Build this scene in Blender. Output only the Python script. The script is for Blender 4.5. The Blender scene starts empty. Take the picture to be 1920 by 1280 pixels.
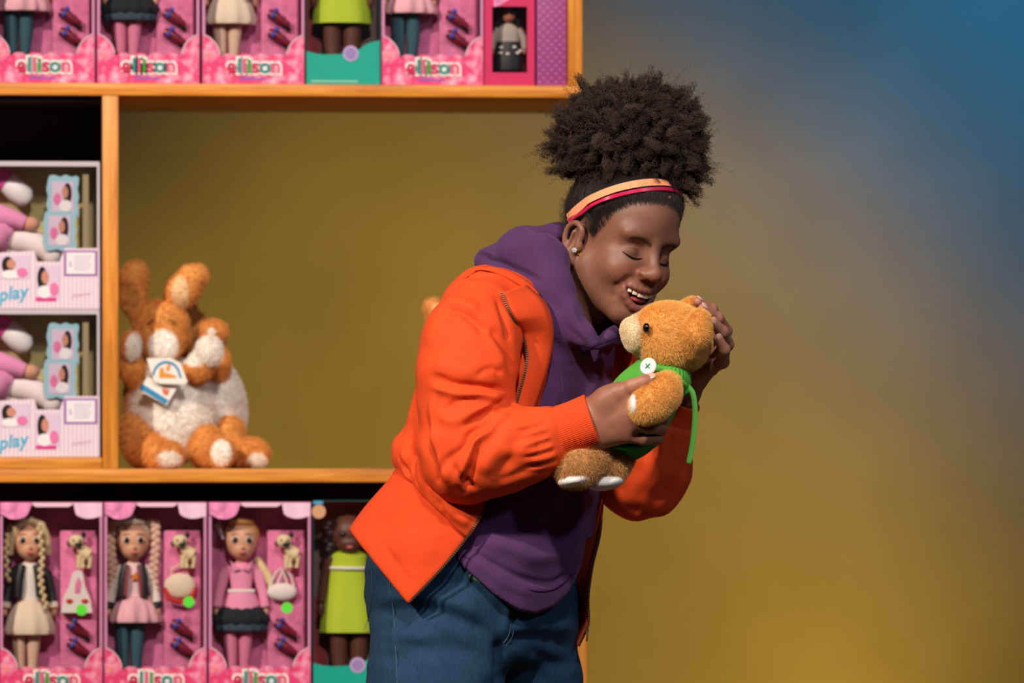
import bpy, math, random
import numpy as np
from mathutils import Vector, Matrix, Quaternion

random.seed(7)
RNG = np.random.default_rng(11)
scene = bpy.context.scene
COL = scene.collection

# ------------------------------------------------------------------ camera
FPX, DCAM, HCAM, HOR = 9600.0, 8.0, 1.1, 880.0       # focal length in px, distance to the girl, lens height, horizon row
cam_d = bpy.data.cameras.new('camera')
cam = bpy.data.objects.new('camera', cam_d)
COL.objects.link(cam)
cam.location = (0, -DCAM, HCAM)
cam.rotation_euler = (math.pi / 2, 0, 0)
cam_d.sensor_width = 36.0
cam_d.lens = FPX / 1920 * 36.0
cam_d.shift_y = (HOR - 640) / 1920
cam_d.clip_end = 60
cam_d.dof.use_dof = True
cam_d.dof.focus_distance = DCAM - 0.16
cam_d.dof.aperture_fstop = 5.0
scene.camera = cam

# ------------------------------------------------------------------ world, lamps, exposure
world = bpy.data.worlds.new('world')
scene.world = world
world.use_nodes = True
world.node_tree.nodes['Background'].inputs[0].default_value = (0.75, 0.78, 1.0, 1)
world.node_tree.nodes['Background'].inputs[1].default_value = 0.035
scene.view_settings.view_transform = 'Standard'
scene.view_settings.look = 'None'
scene.view_settings.exposure = 0.0
scene.view_settings.gamma = 1.0
scene.view_settings.use_curve_mapping = False


def lamp(name, loc, target, energy, color, radius=0.2, angle=60, blend=0.5):
    d = bpy.data.lights.new(name, 'SPOT')
    d.energy = energy
    d.color = color
    d.shadow_soft_size = radius
    d.spot_size = math.radians(angle)
    d.spot_blend = blend
    o = bpy.data.objects.new(name, d)
    COL.objects.link(o)
    o.location = loc
    o.rotation_euler = (Vector(target) - Vector(loc)).to_track_quat('-Z', 'Y').to_euler()
    return o


# front-of-house stage lamps
lamp('stage_lamp_key', (-4.6, -5.6, 5.8), (-0.1, 0.5, 1.15), 2900, (1.0, 0.87, 0.72), 0.16, 26, 0.3)
lamp('stage_lamp_fill', (4.6, -5.6, 5.4), (0.0, 0.4, 1.1), 430, (0.82, 0.87, 1.0), 0.3, 24, 0.3)
lamp('stage_lamp_front', (0.4, -5.6, 6.0), (-0.1, 0.5, 1.1), 1350, (1.0, 0.90, 0.80), 0.25, 22, 0.3)
# cyclorama lamps hung between the shelving and the painted cloth
lamp('cyc_lamp_amber', (0.4, 2.6, 3.9), (-0.06, 7.0, 0.22), 620, (1.0, 0.62, 0.09), 0.3, 50, 0.8)
lamp('cyc_lamp_floor', (1.0, 6.0, 0.02), (0.85, 7.0, 0.5), 34, (1.0, 0.60, 0.07), 0.2, 80, 1.0)
lamp('cyc_lamp_blue', (1.9, 3.6, 3.4), (1.85, 7.0, 2.95), 370, (0.04, 0.40, 1.0), 0.3, 66, 1.0)


# ------------------------------------------------------------------ pixel <-> place helpers
def P(px, py, y=0.0):
    k = (DCAM + y) / FPX
    return np.array([(px - 960) * k, y, HCAM - (py - HOR) * k])


def topx(V):
    k = FPX / (DCAM + V[..., 1])
    return np.stack([960 + V[..., 0] * k, HOR - (V[..., 2] - HCAM) * k], -1)


R_ = lambda px: px / 1200.0      # length of px pixels at the girl's distance


def lin(r, g, b):
    f = lambda c: (c / 255 / 12.92) if c <= 10 else ((c / 255 + 0.055) / 1.055) ** 2.4
    return (f(r), f(g), f(b))


# ------------------------------------------------------------------ materials
MATS = {}


def mat(name, rgb=(200, 200, 200), rough=0.7, spec=0.3, noise=0.0, nscale=30, bump=0.0, bscale=200, sheen=0.0,
        metal=0.0, stretch=(1, 1, 1), vcol=False, ribs=None, sss=0.0, coat=0.0, emit=None):
    if name in MATS:
        return MATS[name]
    m = bpy.data.materials.new(name)
    m.use_nodes = True
    nt = m.node_tree
    b = nt.nodes['Principled BSDF']
    c = lin(*rgb)
    b.inputs['Base Color'].default_value = (*c, 1)
    b.inputs['Roughness'].default_value = rough
    b.inputs['Specular IOR Level'].default_value = spec
    b.inputs['Metallic'].default_value = metal
    b.inputs['Coat Weight'].default_value = coat
    if sss:
        b.inputs['Subsurface Weight'].default_value = sss
        b.inputs['Subsurface Radius'].default_value = (0.006, 0.003, 0.002)
        b.inputs['Subsurface Scale'].default_value = 1.0
    if sheen:
        b.inputs['Sheen Weight'].default_value = sheen
        b.inputs['Sheen Roughness'].default_value = 0.5
        b.inputs['Sheen Tint'].default_value = (*[min(1, x * 1.6 + .1) for x in c], 1)
    tc = nt.nodes.new('ShaderNodeTexCoord')
    mp = nt.nodes.new('ShaderNodeMapping')
    mp.inputs['Scale'].default_value = stretch
    nt.links.new(tc.outputs['Object'], mp.inputs['Vector'])
    src = None
    if vcol:
        a = nt.nodes.new('ShaderNodeAttribute')
        a.attribute_name = 'Col'
        src = a.outputs['Color']
        nt.links.new(src, b.inputs['Base Color'])
    if noise:
        n = nt.nodes.new('ShaderNodeTexNoise')
        n.inputs['Scale'].default_value = nscale
        n.inputs['Detail'].default_value = 5
        nt.links.new(mp.outputs[0], n.inputs['Vector'])
        mr = nt.nodes.new('ShaderNodeMapRange')
        mr.inputs['From Min'].default_value = 0.25
        mr.inputs['From Max'].default_value = 0.75
        mr.inputs['To Min'].default_value = 1 - noise
        mr.inputs['To Max'].default_value = 1 + noise
        nt.links.new(n.outputs['Fac'], mr.inputs['Value'])
        mx = nt.nodes.new('ShaderNodeMix')
        mx.data_type = 'RGBA'
        mx.blend_type = 'MULTIPLY'
        mx.inputs['Factor'].default_value = 1
        if src is not None:
            nt.links.new(src, mx.inputs['A'])
        else:
            mx.inputs['A'].default_value = (*c, 1)
        nt.links.new(mr.outputs[0], mx.inputs['B'])
        nt.links.new(mx.outputs['Result'], b.inputs['Base Color'])
    hsock = None
    if bump:
        n2 = nt.nodes.new('ShaderNodeTexNoise')
        n2.inputs['Scale'].default_value = bscale
        n2.inputs['Detail'].default_value = 3
        nt.links.new(mp.outputs[0], n2.inputs['Vector'])
        bm_ = nt.nodes.new('ShaderNodeBump')
        bm_.inputs['Strength'].default_value = bump
        bm_.inputs['Distance'].default_value = 0.002
        nt.links.new(n2.outputs['Fac'], bm_.inputs['Height'])
        nt.links.new(bm_.outputs[0], b.inputs['Normal'])
    if emit:
        b.inputs['Emission Color'].default_value = (*c, 1)
        b.inputs['Emission Strength'].default_value = emit
    MATS[name] = m
    return m


def pane_mat(name, gloss=0.06, tint=(1, 1, 1), rough=0.06):
    if name in MATS:
        return MATS[name]
    m = bpy.data.materials.new(name)
    m.use_nodes = True
    nt = m.node_tree
    nt.nodes.remove(nt.nodes['Principled BSDF'])
    out = nt.nodes['Material Output']
    tr = nt.nodes.new('ShaderNodeBsdfTransparent')
    tr.inputs[0].default_value = (*tint, 1)
    gl = nt.nodes.new('ShaderNodeBsdfGlossy')
    gl.inputs['Roughness'].default_value = rough
    ad = nt.nodes.new('ShaderNodeMixShader')
    ad.inputs[0].default_value = gloss
    nt.links.new(tr.outputs[0], ad.inputs[1])
    nt.links.new(gl.outputs[0], ad.inputs[2])
    nt.links.new(ad.outputs[0], out.inputs[0])
    MATS[name] = m
    return m


def wood_mat():
    m = bpy.data.materials.new('orange_wood')
    m.use_nodes = True
    nt = m.node_tree
    b = nt.nodes['Principled BSDF']
    tc = nt.nodes.new('ShaderNodeTexCoord')
    mp = nt.nodes.new('ShaderNodeMapping')
    mp.inputs['Scale'].default_value = (1.2, 22, 22)
    nt.links.new(tc.outputs['Object'], mp.inputs['Vector'])
    n = nt.nodes.new('ShaderNodeTexNoise')
    n.inputs['Scale'].default_value = 5.0
    n.inputs['Detail'].default_value = 6
    n.inputs['Distortion'].default_value = 0.6
    nt.links.new(mp.outputs[0], n.inputs['Vector'])
    cr = nt.nodes.new('ShaderNodeValToRGB')
    e = cr.color_ramp.elements
    e[0].position, e[0].color = 0.28, (*lin(180, 102, 30), 1)
    e[1].position, e[1].color = 0.72, (*lin(238, 164, 66), 1)
    k = e.new(0.5)
    k.color = (*lin(220, 138, 46), 1)
    nt.links.new(n.outputs['Fac'], cr.inputs[0])
    nt.links.new(cr.outputs[0], b.inputs['Base Color'])
    b.inputs['Roughness'].default_value = 0.45
    bp = nt.nodes.new('ShaderNodeBump')
    bp.inputs['Strength'].default_value = 0.15
    bp.inputs['Distance'].default_value = 0.002
    nt.links.new(n.outputs['Fac'], bp.inputs['Height'])
    nt.links.new(bp.outputs[0], b.inputs['Normal'])
    return m


def dots_mat():
    m = bpy.data.materials.new('purple_polka_card')
    m.use_nodes = True
    nt = m.node_tree
    b = nt.nodes['Principled BSDF']
    tc = nt.nodes.new('ShaderNodeTexCoord')
    mp = nt.nodes.new('ShaderNodeMapping')
    mp.inputs['Rotation'].default_value = (0, math.radians(45), 0)
    mp.inputs['Scale'].default_value = (95, 0, 95)
    nt.links.new(tc.outputs['Object'], mp.inputs['Vector'])
    v = nt.nodes.new('ShaderNodeTexVoronoi')
    v.inputs['Scale'].default_value = 1
    v.inputs['Randomness'].default_value = 0
    nt.links.new(mp.outputs[0], v.inputs['Vector'])
    cr = nt.nodes.new('ShaderNodeValToRGB')
    cr.color_ramp.elements[0].position, cr.color_ramp.elements[0].color = 0.14, (*lin(190, 120, 165), 1)
    cr.color_ramp.elements[1].position, cr.color_ramp.elements[1].color = 0.22, (*lin(150, 62, 128), 1)
    nt.links.new(v.outputs['Distance'], cr.inputs[0])
    nt.links.new(cr.outputs[0], b.inputs['Base Color'])
    b.inputs['Roughness'].default_value = 0.5
    return m


def stripe_mat():
    m = bpy.data.materials.new('pale_striped_card')
    m.use_nodes = True
    nt = m.node_tree
    b = nt.nodes['Principled BSDF']
    tc = nt.nodes.new('ShaderNodeTexCoord')
    w = nt.nodes.new('ShaderNodeTexWave')
    w.inputs['Scale'].default_value = 42
    nt.links.new(tc.outputs['Object'], w.inputs['Vector'])
    cr = nt.nodes.new('ShaderNodeValToRGB')
    cr.color_ramp.elements[0].position, cr.color_ramp.elements[0].color = 0.35, (*lin(236, 222, 232), 1)
    cr.color_ramp.elements[1].position, cr.color_ramp.elements[1].color = 0.75, (*lin(224, 190, 208), 1)
    nt.links.new(w.outputs['Fac'], cr.inputs[0])
    nt.links.new(cr.outputs[0], b.inputs['Base Color'])
    b.inputs['Roughness'].default_value = 0.45
    return m


def cloud_mat():
    m = bpy.data.materials.new('pink_bokeh_print')
    m.use_nodes = True
    nt = m.node_tree
    b = nt.nodes['Principled BSDF']
    tc = nt.nodes.new('ShaderNodeTexCoord')
    n = nt.nodes.new('ShaderNodeTexNoise')
    n.inputs['Scale'].default_value = 45
    n.inputs['Detail'].default_value = 2
    nt.links.new(tc.outputs['Object'], n.inputs['Vector'])
    cr = nt.nodes.new('ShaderNodeValToRGB')
    cr.color_ramp.elements[0].position, cr.color_ramp.elements[0].color = 0.45, (*lin(226, 60, 118), 1)
    cr.color_ramp.elements[1].position, cr.color_ramp.elements[1].color = 0.72, (*lin(244, 176, 200), 1)
    nt.links.new(n.outputs['Fac'], cr.inputs[0])
    nt.links.new(cr.outputs[0], b.inputs['Base Color'])
    b.inputs['Roughness'].default_value = 0.4
    return m


def strand_mat(name, rgb, var=0.35, rough=0.6, vcol=False, spec=0.2):
    if name in MATS:
        return MATS[name]
    m = bpy.data.materials.new(name)
    m.use_nodes = True
    nt = m.node_tree
    b = nt.nodes['Principled BSDF']
    b.inputs['Roughness'].default_value = rough
    b.inputs['Specular IOR Level'].default_value = spec
    hi = nt.nodes.new('ShaderNodeHairInfo')
    mr = nt.nodes.new('ShaderNodeMapRange')
    mr.inputs['To Min'].default_value = 1 - var
    mr.inputs['To Max'].default_value = 1 + var
    nt.links.new(hi.outputs['Random'], mr.inputs['Value'])
    mx = nt.nodes.new('ShaderNodeMix')
    mx.data_type = 'RGBA'
    mx.blend_type = 'MULTIPLY'
    mx.inputs['Factor'].default_value = 1
    if vcol:
        a = nt.nodes.new('ShaderNodeAttribute')
        a.attribute_name = 'Col'
        nt.links.new(a.outputs['Color'], mx.inputs['A'])
    else:
        mx.inputs['A'].default_value = (*lin(*rgb), 1)
    nt.links.new(mr.outputs[0], mx.inputs['B'])
    nt.links.new(mx.outputs['Result'], b.inputs['Base Color'])
    MATS[name] = m
    return m


# ------------------------------------------------------------------ object helpers
def link(o, parent=None):
    COL.objects.link(o)
    if parent is not None:
        o.parent = parent
    return o


def tag(o, label=None, cat=None, group=None, kind=None):
    if label: o['label'] = label
    if cat: o['category'] = cat
    if group: o['group'] = group
    if kind: o['kind'] = kind
    return o


def empty(name, loc=(0, 0, 0), rz=0.0):
    o = bpy.data.objects.new(name, None)
    o.empty_display_size = 0.05
    o.location = loc
    o.rotation_euler = (0, 0, rz)
    COL.objects.link(o)
    return o


def mesh_obj(name, V, F, material, parent=None, smooth=True, col=None):
    me = bpy.data.meshes.new(name)
    V = np.asarray(V, dtype=np.float32).reshape(-1, 3)
    if isinstance(F, np.ndarray) and F.ndim == 2:
        n, w = F.shape
        me.vertices.add(len(V))
        me.vertices.foreach_set('co', V.ravel())
        me.loops.add(n * w)
        me.loops.foreach_set('vertex_index', F.astype(np.int32).ravel())
        me.polygons.add(n)
        me.polygons.foreach_set('loop_start', np.arange(0, n * w, w, dtype=np.int32))
        me.polygons.foreach_set('loop_total', np.full(n, w, dtype=np.int32))
        me.update(calc_edges=True)
    else:
        me.from_pydata([tuple(map(float, v)) for v in V], [], [tuple(map(int, f)) for f in F])
        me.update()
    if smooth:
        me.polygons.foreach_set('use_smooth', np.ones(len(me.polygons), dtype=bool))
    if col is not None:
        a = me.color_attributes.new('Col', 'FLOAT_COLOR', 'POINT')
        c4 = np.ones((len(V), 4), dtype=np.float32)
        c4[:, :3] = col
        a.data.foreach_set('color', c4.ravel())
    mats = material if isinstance(material, (list, tuple)) else [material]
    for m in mats:
        me.materials.append(m)
    o = bpy.data.objects.new(name, me)
    return link(o, parent)


class MB:
    """collects simple shapes into one mesh"""

    def __init__(s):
        s.V, s.F = [], []

    def add(s, V, F):
        o = len(s.V)
        s.V += [tuple(v) for v in V]
        s.F += [tuple(i + o for i in f) for f in F]
        return s

    def box(s, lo, hi, bev=0.0):
        x0, y0, z0 = lo
        x1, y1, z1 = hi
        if bev <= 0:
            V = [(x, y, z) for z in (z0, z1) for y in (y0, y1) for x in (x0, x1)]
            F = [(0, 2, 3, 1), (4, 5, 7, 6), (0, 1, 5, 4), (2, 6, 7, 3), (0, 4, 6, 2), (1, 3, 7, 5)]
            return s.add(V, F)
        import bmesh
        bm = bmesh.new()
        V = [bm.verts.new((x, y, z)) for z in (z0, z1) for y in (y0, y1) for x in (x0, x1)]
        for f in [(0, 2, 3, 1), (4, 5, 7, 6), (0, 1, 5, 4), (2, 6, 7, 3), (0, 4, 6, 2), (1, 3, 7, 5)]:
            bm.faces.new([V[i] for i in f])
        bmesh.ops.bevel(bm, geom=list(bm.edges), offset=bev, segments=2, affect='EDGES', profile=0.5)
        bm.verts.index_update()
        VV = [tuple(v.co) for v in bm.verts]
        FF = [tuple(v.index for v in f.verts) for f in bm.faces]
        bm.free()
        return s.add(VV, FF)

    def ell(s, c, r, seg=20, rings=12, R=None):
        V, F = [], []
        for i in range(rings + 1):
            th = math.pi * i / rings
            for j in range(seg):
                ph = 2 * math.pi * j / seg
                v = np.array([r[0] * math.sin(th) * math.cos(ph), r[1] * math.sin(th) * math.sin(ph), r[2] * math.cos(th)])
                if R is not None:
                    v = R @ v
                V.append(v + np.array(c))
        for i in range(rings):
            for j in range(seg):
                k = (j + 1) % seg
                F.append((i * seg + j, (i + 1) * seg + j, (i + 1) * seg + k, i * seg + k))
        return s.add(V, F)

    def tube(s, pts, rad, seg=10, flat=1.0, cap=True, up=None):
        pts = [np.array(p, float) for p in pts]
        n = len(pts)
        rad = [rad] * n if np.isscalar(rad) else rad
        V, F = [], []
        pn = None
        for i in range(n):
            t = pts[min(i + 1, n - 1)] - pts[max(i - 1, 0)]
            t /= np.linalg.norm(t) + 1e-12
            if pn is None:
                a = np.array(up if up is not None else ((0, 0, 1) if abs(t[2]) < 0.9 else (1, 0, 0)), float)
            else:
                a = pn
            nn = a - t * (a @ t)
            nn /= np.linalg.norm(nn) + 1e-12
            pn = nn
            bb = np.cross(t, nn)
            for j in range(seg):
                ph = 2 * math.pi * j / seg
                V.append(pts[i] + rad[i] * (math.cos(ph) * nn * flat + math.sin(ph) * bb))
        for i in range(n - 1):
            for j in range(seg):
                k = (j + 1) % seg
                F.append((i * seg + j, i * seg + k, (i + 1) * seg + k, (i + 1) * seg + j))
        if cap:
            F.append(tuple(range(seg - 1, -1, -1)))
            F.append(tuple((n - 1) * seg + j for j in range(seg)))
        return s.add(V, F)

    def lathe(s, prof, c=(0, 0, 0), seg=24, sx=1.0, sy=1.0, wave=0, wamp=0.0):
        """prof: (radius, z) from bottom to top"""
        V, F = [], []
        n = len(prof)
        zr = max(1e-6, prof[-1][1] - prof[0][1])
        for (r, z) in prof:
            for j in range(seg):
                ph = 2 * math.pi * j / seg
                q = r * (1 + wamp * math.cos(wave * ph) * (1 - (z - prof[0][1]) / zr)) if wave else r
                V.append((c[0] + sx * q * math.cos(ph), c[1] + sy * q * math.sin(ph), c[2] + z))
        for i in range(n - 1):
            for j in range(seg):
                k = (j + 1) % seg
                F.append((i * seg + j, i * seg + k, (i + 1) * seg + k, (i + 1) * seg + j))
        F.append(tuple(range(seg - 1, -1, -1)))
        F.append(tuple((n - 1) * seg + j for j in range(seg)))
        return s.add(V, F)

    def prism(s, poly, y0, y1):
        """outline in (x, z), extruded from y0 (front) to y1"""
        n = len(poly)
        a = sum(poly[i][0] * poly[(i + 1) % n][1] - poly[(i + 1) % n][0] * poly[i][1] for i in range(n))
        if a < 0:
            poly = poly[::-1]
        V = [(x, y0, z) for x, z in poly] + [(x, y1, z) for x, z in poly]
        F = [tuple(range(n)), tuple(range(2 * n - 1, n - 1, -1))]
        for i in range(n):
            k = (i + 1) % n
            F.append((i, n + i, n + k, k))
        return s.add(V, F)

    def build(s, name, material, parent=None, smooth=True, sub=0):
        o = mesh_obj(name, s.V, s.F, material, parent, smooth)
        if smooth:
            o.data.set_sharp_from_angle(angle=math.radians(45))
        return o


def arc(cx, cz, rx, rz, a0, a1, n=12):
    return [(cx + rx * math.cos(math.radians(a0 + (a1 - a0) * i / n)), cz + rz * math.sin(math.radians(a0 + (a1 - a0) * i / n))) for i in range(n + 1)]


def text_mesh(txt, size, offset=0.0, extrude=0.0006, shear=0.0):
    """lettering as plain geometry, lying in x/z and facing -y; returns V, F centred on x=0, baseline z=0"""
    cu = bpy.data.curves.new('lettering', 'FONT')
    cu.body = txt
    cu.size = size
    cu.offset = offset
    cu.extrude = extrude
    cu.shear = shear
    cu.resolution_u = 4
    cu.align_x = 'CENTER'
    o = bpy.data.objects.new('lettering', cu)
    COL.objects.link(o)
    dg = bpy.context.evaluated_depsgraph_get()
    dg.update()
    me = bpy.data.meshes.new_from_object(o.evaluated_get(dg))
    V = [(v.co.x, -v.co.z, v.co.y) for v in me.vertices]
    F = [tuple(p.vertices) for p in me.polygons]
    bpy.data.objects.remove(o)
    bpy.data.curves.remove(cu)
    bpy.data.meshes.remove(me)
    return V, F


def copy_tree(o, parent=None):
    c = o.copy()
    COL.objects.link(c)
    c.parent = parent
    for ch in o.children:
        copy_tree(ch, c)
    return c


def spline(pts, n=8):
    """Catmull-Rom through the points"""
    p = np.array(pts, float)
    if len(p) < 3:
        t = np.linspace(0, 1, n * max(1, len(p) - 1) + 1)[:, None]
        return p[0] * (1 - t) + p[-1] * t
    q = np.vstack([2 * p[0] - p[1], p, 2 * p[-1] - p[-2]])
    out = []
    for i in range(1, len(q) - 2):
        for t in np.linspace(0, 1, n, endpoint=False):
            a, b, c, d = q[i - 1], q[i], q[i + 1], q[i + 2]
            out.append(0.5 * (2 * b + (c - a) * t + (2 * a - 5 * b + 4 * c - d) * t * t + (3 * b - a - 3 * c + d) * t ** 3))
    out.append(p[-1])
    return np.array(out)


# ------------------------------------------------------------------ distance-field modelling
def smin(a, b, k):
    h = np.maximum(k - np.abs(a - b), 0) / k
    return np.minimum(a, b) - h * h * k * 0.25


class Sdf:
    def __init__(s):
        s.ops = []
        s.lo = np.full(3, 1e9)
        s.hi = np.full(3, -1e9)

    def _bb(s, lo, hi):
        s.lo = np.minimum(s.lo, lo)
        s.hi = np.maximum(s.hi, hi)

    def ell(s, c, r, R=None, k=0.01, mode='u'):
        c = np.array(c, float)
        r = np.array(r if not np.isscalar(r) else (r, r, r), float)
        Rt = None if R is None else np.array(R, float)       # columns = local axes in space
        def f(p):
            q = p - c
            if Rt is not None:
                q = q @ Rt
            a = q / r
            k0 = np.sqrt((a * a).sum(-1)) + 1e-9
            b = a / r
            k1 = np.sqrt((b * b).sum(-1)) + 1e-9
            return k0 * (k0 - 1) / k1
        s.ops.append((mode, f, max(k, 1e-5)))
        if mode == 'u':
            s._bb(c - r.max(), c + r.max())
        return s

    def cap(s, a, b, ra, rb=None, k=0.01, mode='u', flat=None):
        a = np.array(a, float)
        b = np.array(b, float)
        rb = ra if rb is None else rb
        ab = b - a
        L = ab @ ab + 1e-12
        def f(p):
            q = p - a
            t = np.clip((q @ ab) / L, 0, 1)
            e = q - t[..., None] * ab
            return np.sqrt((e * e).sum(-1)) - (ra + (rb - ra) * t)
        s.ops.append((mode, f, max(k, 1e-5)))
        if mode == 'u':
            m = max(ra, rb)
            s._bb(np.minimum(a, b) - m, np.maximum(a, b) + m)
        return s

    def chain(s, pts, rad, k=0.01, mode='u'):
        for i in range(len(pts) - 1):
            s.cap(pts[i], pts[i + 1], rad[i], rad[i + 1], k, mode)
        return s

    def box(s, c, h, r=0.005, R=None, k=0.01, mode='u'):
        c = np.array(c, float)
        h = np.array(h, float)
        Rt = None if R is None else np.array(R, float)
        def f(p):
            q = p - c
            if Rt is not None:
                q = q @ Rt
            d = np.abs(q) - h + r
            return np.sqrt((np.maximum(d, 0) ** 2).sum(-1)) + np.minimum(d.max(-1), 0) - r
        s.ops.append((mode, f, max(k, 1e-5)))
        if mode == 'u':
            m = np.linalg.norm(h)
            s._bb(c - m, c + m)
        return s

    def plane(s, a, n, k=0.004):
        """keep the side the normal points away from"""
        a = np.array(a, float)
        n = np.array(n, float)
        n /= np.linalg.norm(n)
        s.ops.append(('i', lambda p: (p - a) @ n, max(k, 1e-5)))
        return s

    def fn(s, f, mode='u', k=0.01, lo=None, hi=None):
        s.ops.append((mode, f, max(k, 1e-5)))
        if lo is not None:
            s._bb(np.array(lo), np.array(hi))
        return s

    def __call__(s, p):
        d = np.full(p.shape[:-1], 10.0)
        for m, f, k in s.ops:
            e = f(p)
            if m == 'u':
                d = smin(d, e, k)
            elif m == 's':
                d = -smin(-d, e, k)
            else:
                d = -smin(-d, -e, k)
        return d

    def mesh(s, vs, pad=None, smooth=1):
        B = 12
        pad = pad or vs * 3
        lo = s.lo - pad
        nb = np.ceil((s.hi + pad - lo) / (vs * B)).astype(int) + 1
        N = nb * B
        bi = np.stack(np.meshgrid(*[np.arange(n) for n in nb], indexing='ij'), -1).reshape(-1, 3)
        cen = lo + (bi * B + (B - 1) / 2) * vs
        h = B * vs * 0.87
        ec = [f(cen) for _, f, _ in s.ops]
        d = np.full(len(cen), 10.0)
        for (m, f, k), e in zip(s.ops, ec):
            d = smin(d, e, k) if m == 'u' else (-smin(-d, e, k) if m == 's' else -smin(-d, -e, k))
        D = np.repeat(np.repeat(np.repeat(np.where(d < 0, -1, 1).astype(np.float32).reshape(nb), B, 0), B, 1), B, 2)
        loc = np.stack(np.meshgrid(*[np.arange(B)] * 3, indexing='ij'), -1).reshape(-1, 3) * vs
        for i in np.nonzero(np.abs(d) < h * 1.7 + 0.004)[0]:
            p = (lo + bi[i] * B * vs) + loc
            v = np.full(len(p), 10.0)
            for (m, f, k), e in zip(s.ops, ec):
                if m != 'i' and e[i] > k + 1.7 * h + 0.004:
                    continue
                q = f(p)
                v = smin(v, q, k) if m == 'u' else (-smin(-v, q, k) if m == 's' else -smin(-v, -q, k))
            a, b, c = bi[i] * B
            D[a:a + B, b:b + B, c:c + B] = v.reshape(B, B, B)
        ins = D < 0
        cs = ins[:-1, :-1, :-1].astype(np.int8)
        tot = sum(ins[x:N[0] - 1 + x, y:N[1] - 1 + y, z:N[2] - 1 + z].astype(np.int8) for x in (0, 1) for y in (0, 1) for z in (0, 1))
        act = np.argwhere((tot > 0) & (tot < 8))
        idx = np.full(tot.shape, -1, dtype=np.int32)
        idx[act[:, 0], act[:, 1], act[:, 2]] = np.arange(len(act))
        acc = np.zeros((len(act), 3))
        cnt = np.zeros(len(act))
        for ax in range(3):
            o1, o2 = [a for a in range(3) if a != ax]
            for u in (0, 1):
                for w in (0, 1):
                    p0 = act.copy()
                    p0[:, o1] += u
                    p0[:, o2] += w
                    p1 = p0.copy()
                    p1[:, ax] += 1
                    d0 = D[p0[:, 0], p0[:, 1], p0[:, 2]]
                    d1 = D[p1[:, 0], p1[:, 1], p1[:, 2]]
                    cr = (d0 < 0) != (d1 < 0)
                    t = np.where(cr, d0 / np.where(cr, d0 - d1, 1), 0)
                    q = p0.astype(float)
                    q[:, ax] += t
                    acc += np.where(cr[:, None], q, 0)
                    cnt += cr
        V = lo + vs * acc / cnt[:, None]
        Q = []
        for ax in range(3):
            o1, o2 = [(1, 2), (2, 0), (0, 1)][ax]
            sl0 = [slice(None)] * 3
            sl1 = [slice(None)] * 3
            sl0[ax] = slice(0, -1)
            sl1[ax] = slice(1, None)
            ch = ins[tuple(sl0)] != ins[tuple(sl1)]
            e = np.argwhere(ch)
            ok = (e[:, o1] > 0) & (e[:, o2] > 0) & (e[:, o1] < N[o1] - 1) & (e[:, o2] < N[o2] - 1)
            e = e[ok]
            def cell(a, b):
                q = e.copy()
                q[:, o1] -= a
                q[:, o2] -= b
                return idx[q[:, 0], q[:, 1], q[:, 2]]
            quad = np.stack([cell(1, 1), cell(0, 1), cell(0, 0), cell(1, 0)], 1)
            flip = ~ins[e[:, 0], e[:, 1], e[:, 2]]
            quad[flip] = quad[flip][:, ::-1]
            Q.append(quad)
        Q = np.concatenate(Q)
        for _ in range(smooth):
            V = relax(V, Q, 0.5)
        return V, Q


def relax(V, Q, a):
    s = np.zeros_like(V)
    n = np.zeros(len(V))
    for i in range(4):
        x, y = Q[:, i], Q[:, (i + 1) % 4]
        for ax in range(3):
            s[:, ax] += np.bincount(x, V[y, ax], len(V)) + np.bincount(y, V[x, ax], len(V))
        n += np.bincount(x, minlength=len(V)) + np.bincount(y, minlength=len(V))
    n = np.maximum(n, 1)[:, None]
    return V * (1 - a) + a * s / n


def vnormals(V, Q):
    n = np.cross(V[Q[:, 2]] - V[Q[:, 0]], V[Q[:, 3]] - V[Q[:, 1]]) if Q.shape[1] == 4 else np.cross(V[Q[:, 1]] - V[Q[:, 0]], V[Q[:, 2]] - V[Q[:, 0]])
    out = np.zeros_like(V)
    for i in range(Q.shape[1]):
        for ax in range(3):
            out[:, ax] += np.bincount(Q[:, i], n[:, ax], len(V))
    return out / (np.linalg.norm(out, axis=1, keepdims=True) + 1e-12)


def crumple(V, Q, amp, wl, seed=0):
    """slight all-over unevenness of cloth"""
    r = np.random.default_rng(seed)
    d = np.zeros(len(V))
    for i in range(5):
        k = r.normal(size=3)
        k *= 2 * math.pi / (wl * r.uniform(.7, 1.6)) / np.linalg.norm(k)
        k2 = r.normal(size=3)
        k2 *= 2 * math.pi / (wl * 2.2) / np.linalg.norm(k2)
        d += np.sin(V @ k + 1.8 * np.sin(V @ k2 + i) + i * 1.3)
    return V + vnormals(V, Q) * (amp * d / 2.2)[:, None]


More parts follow.
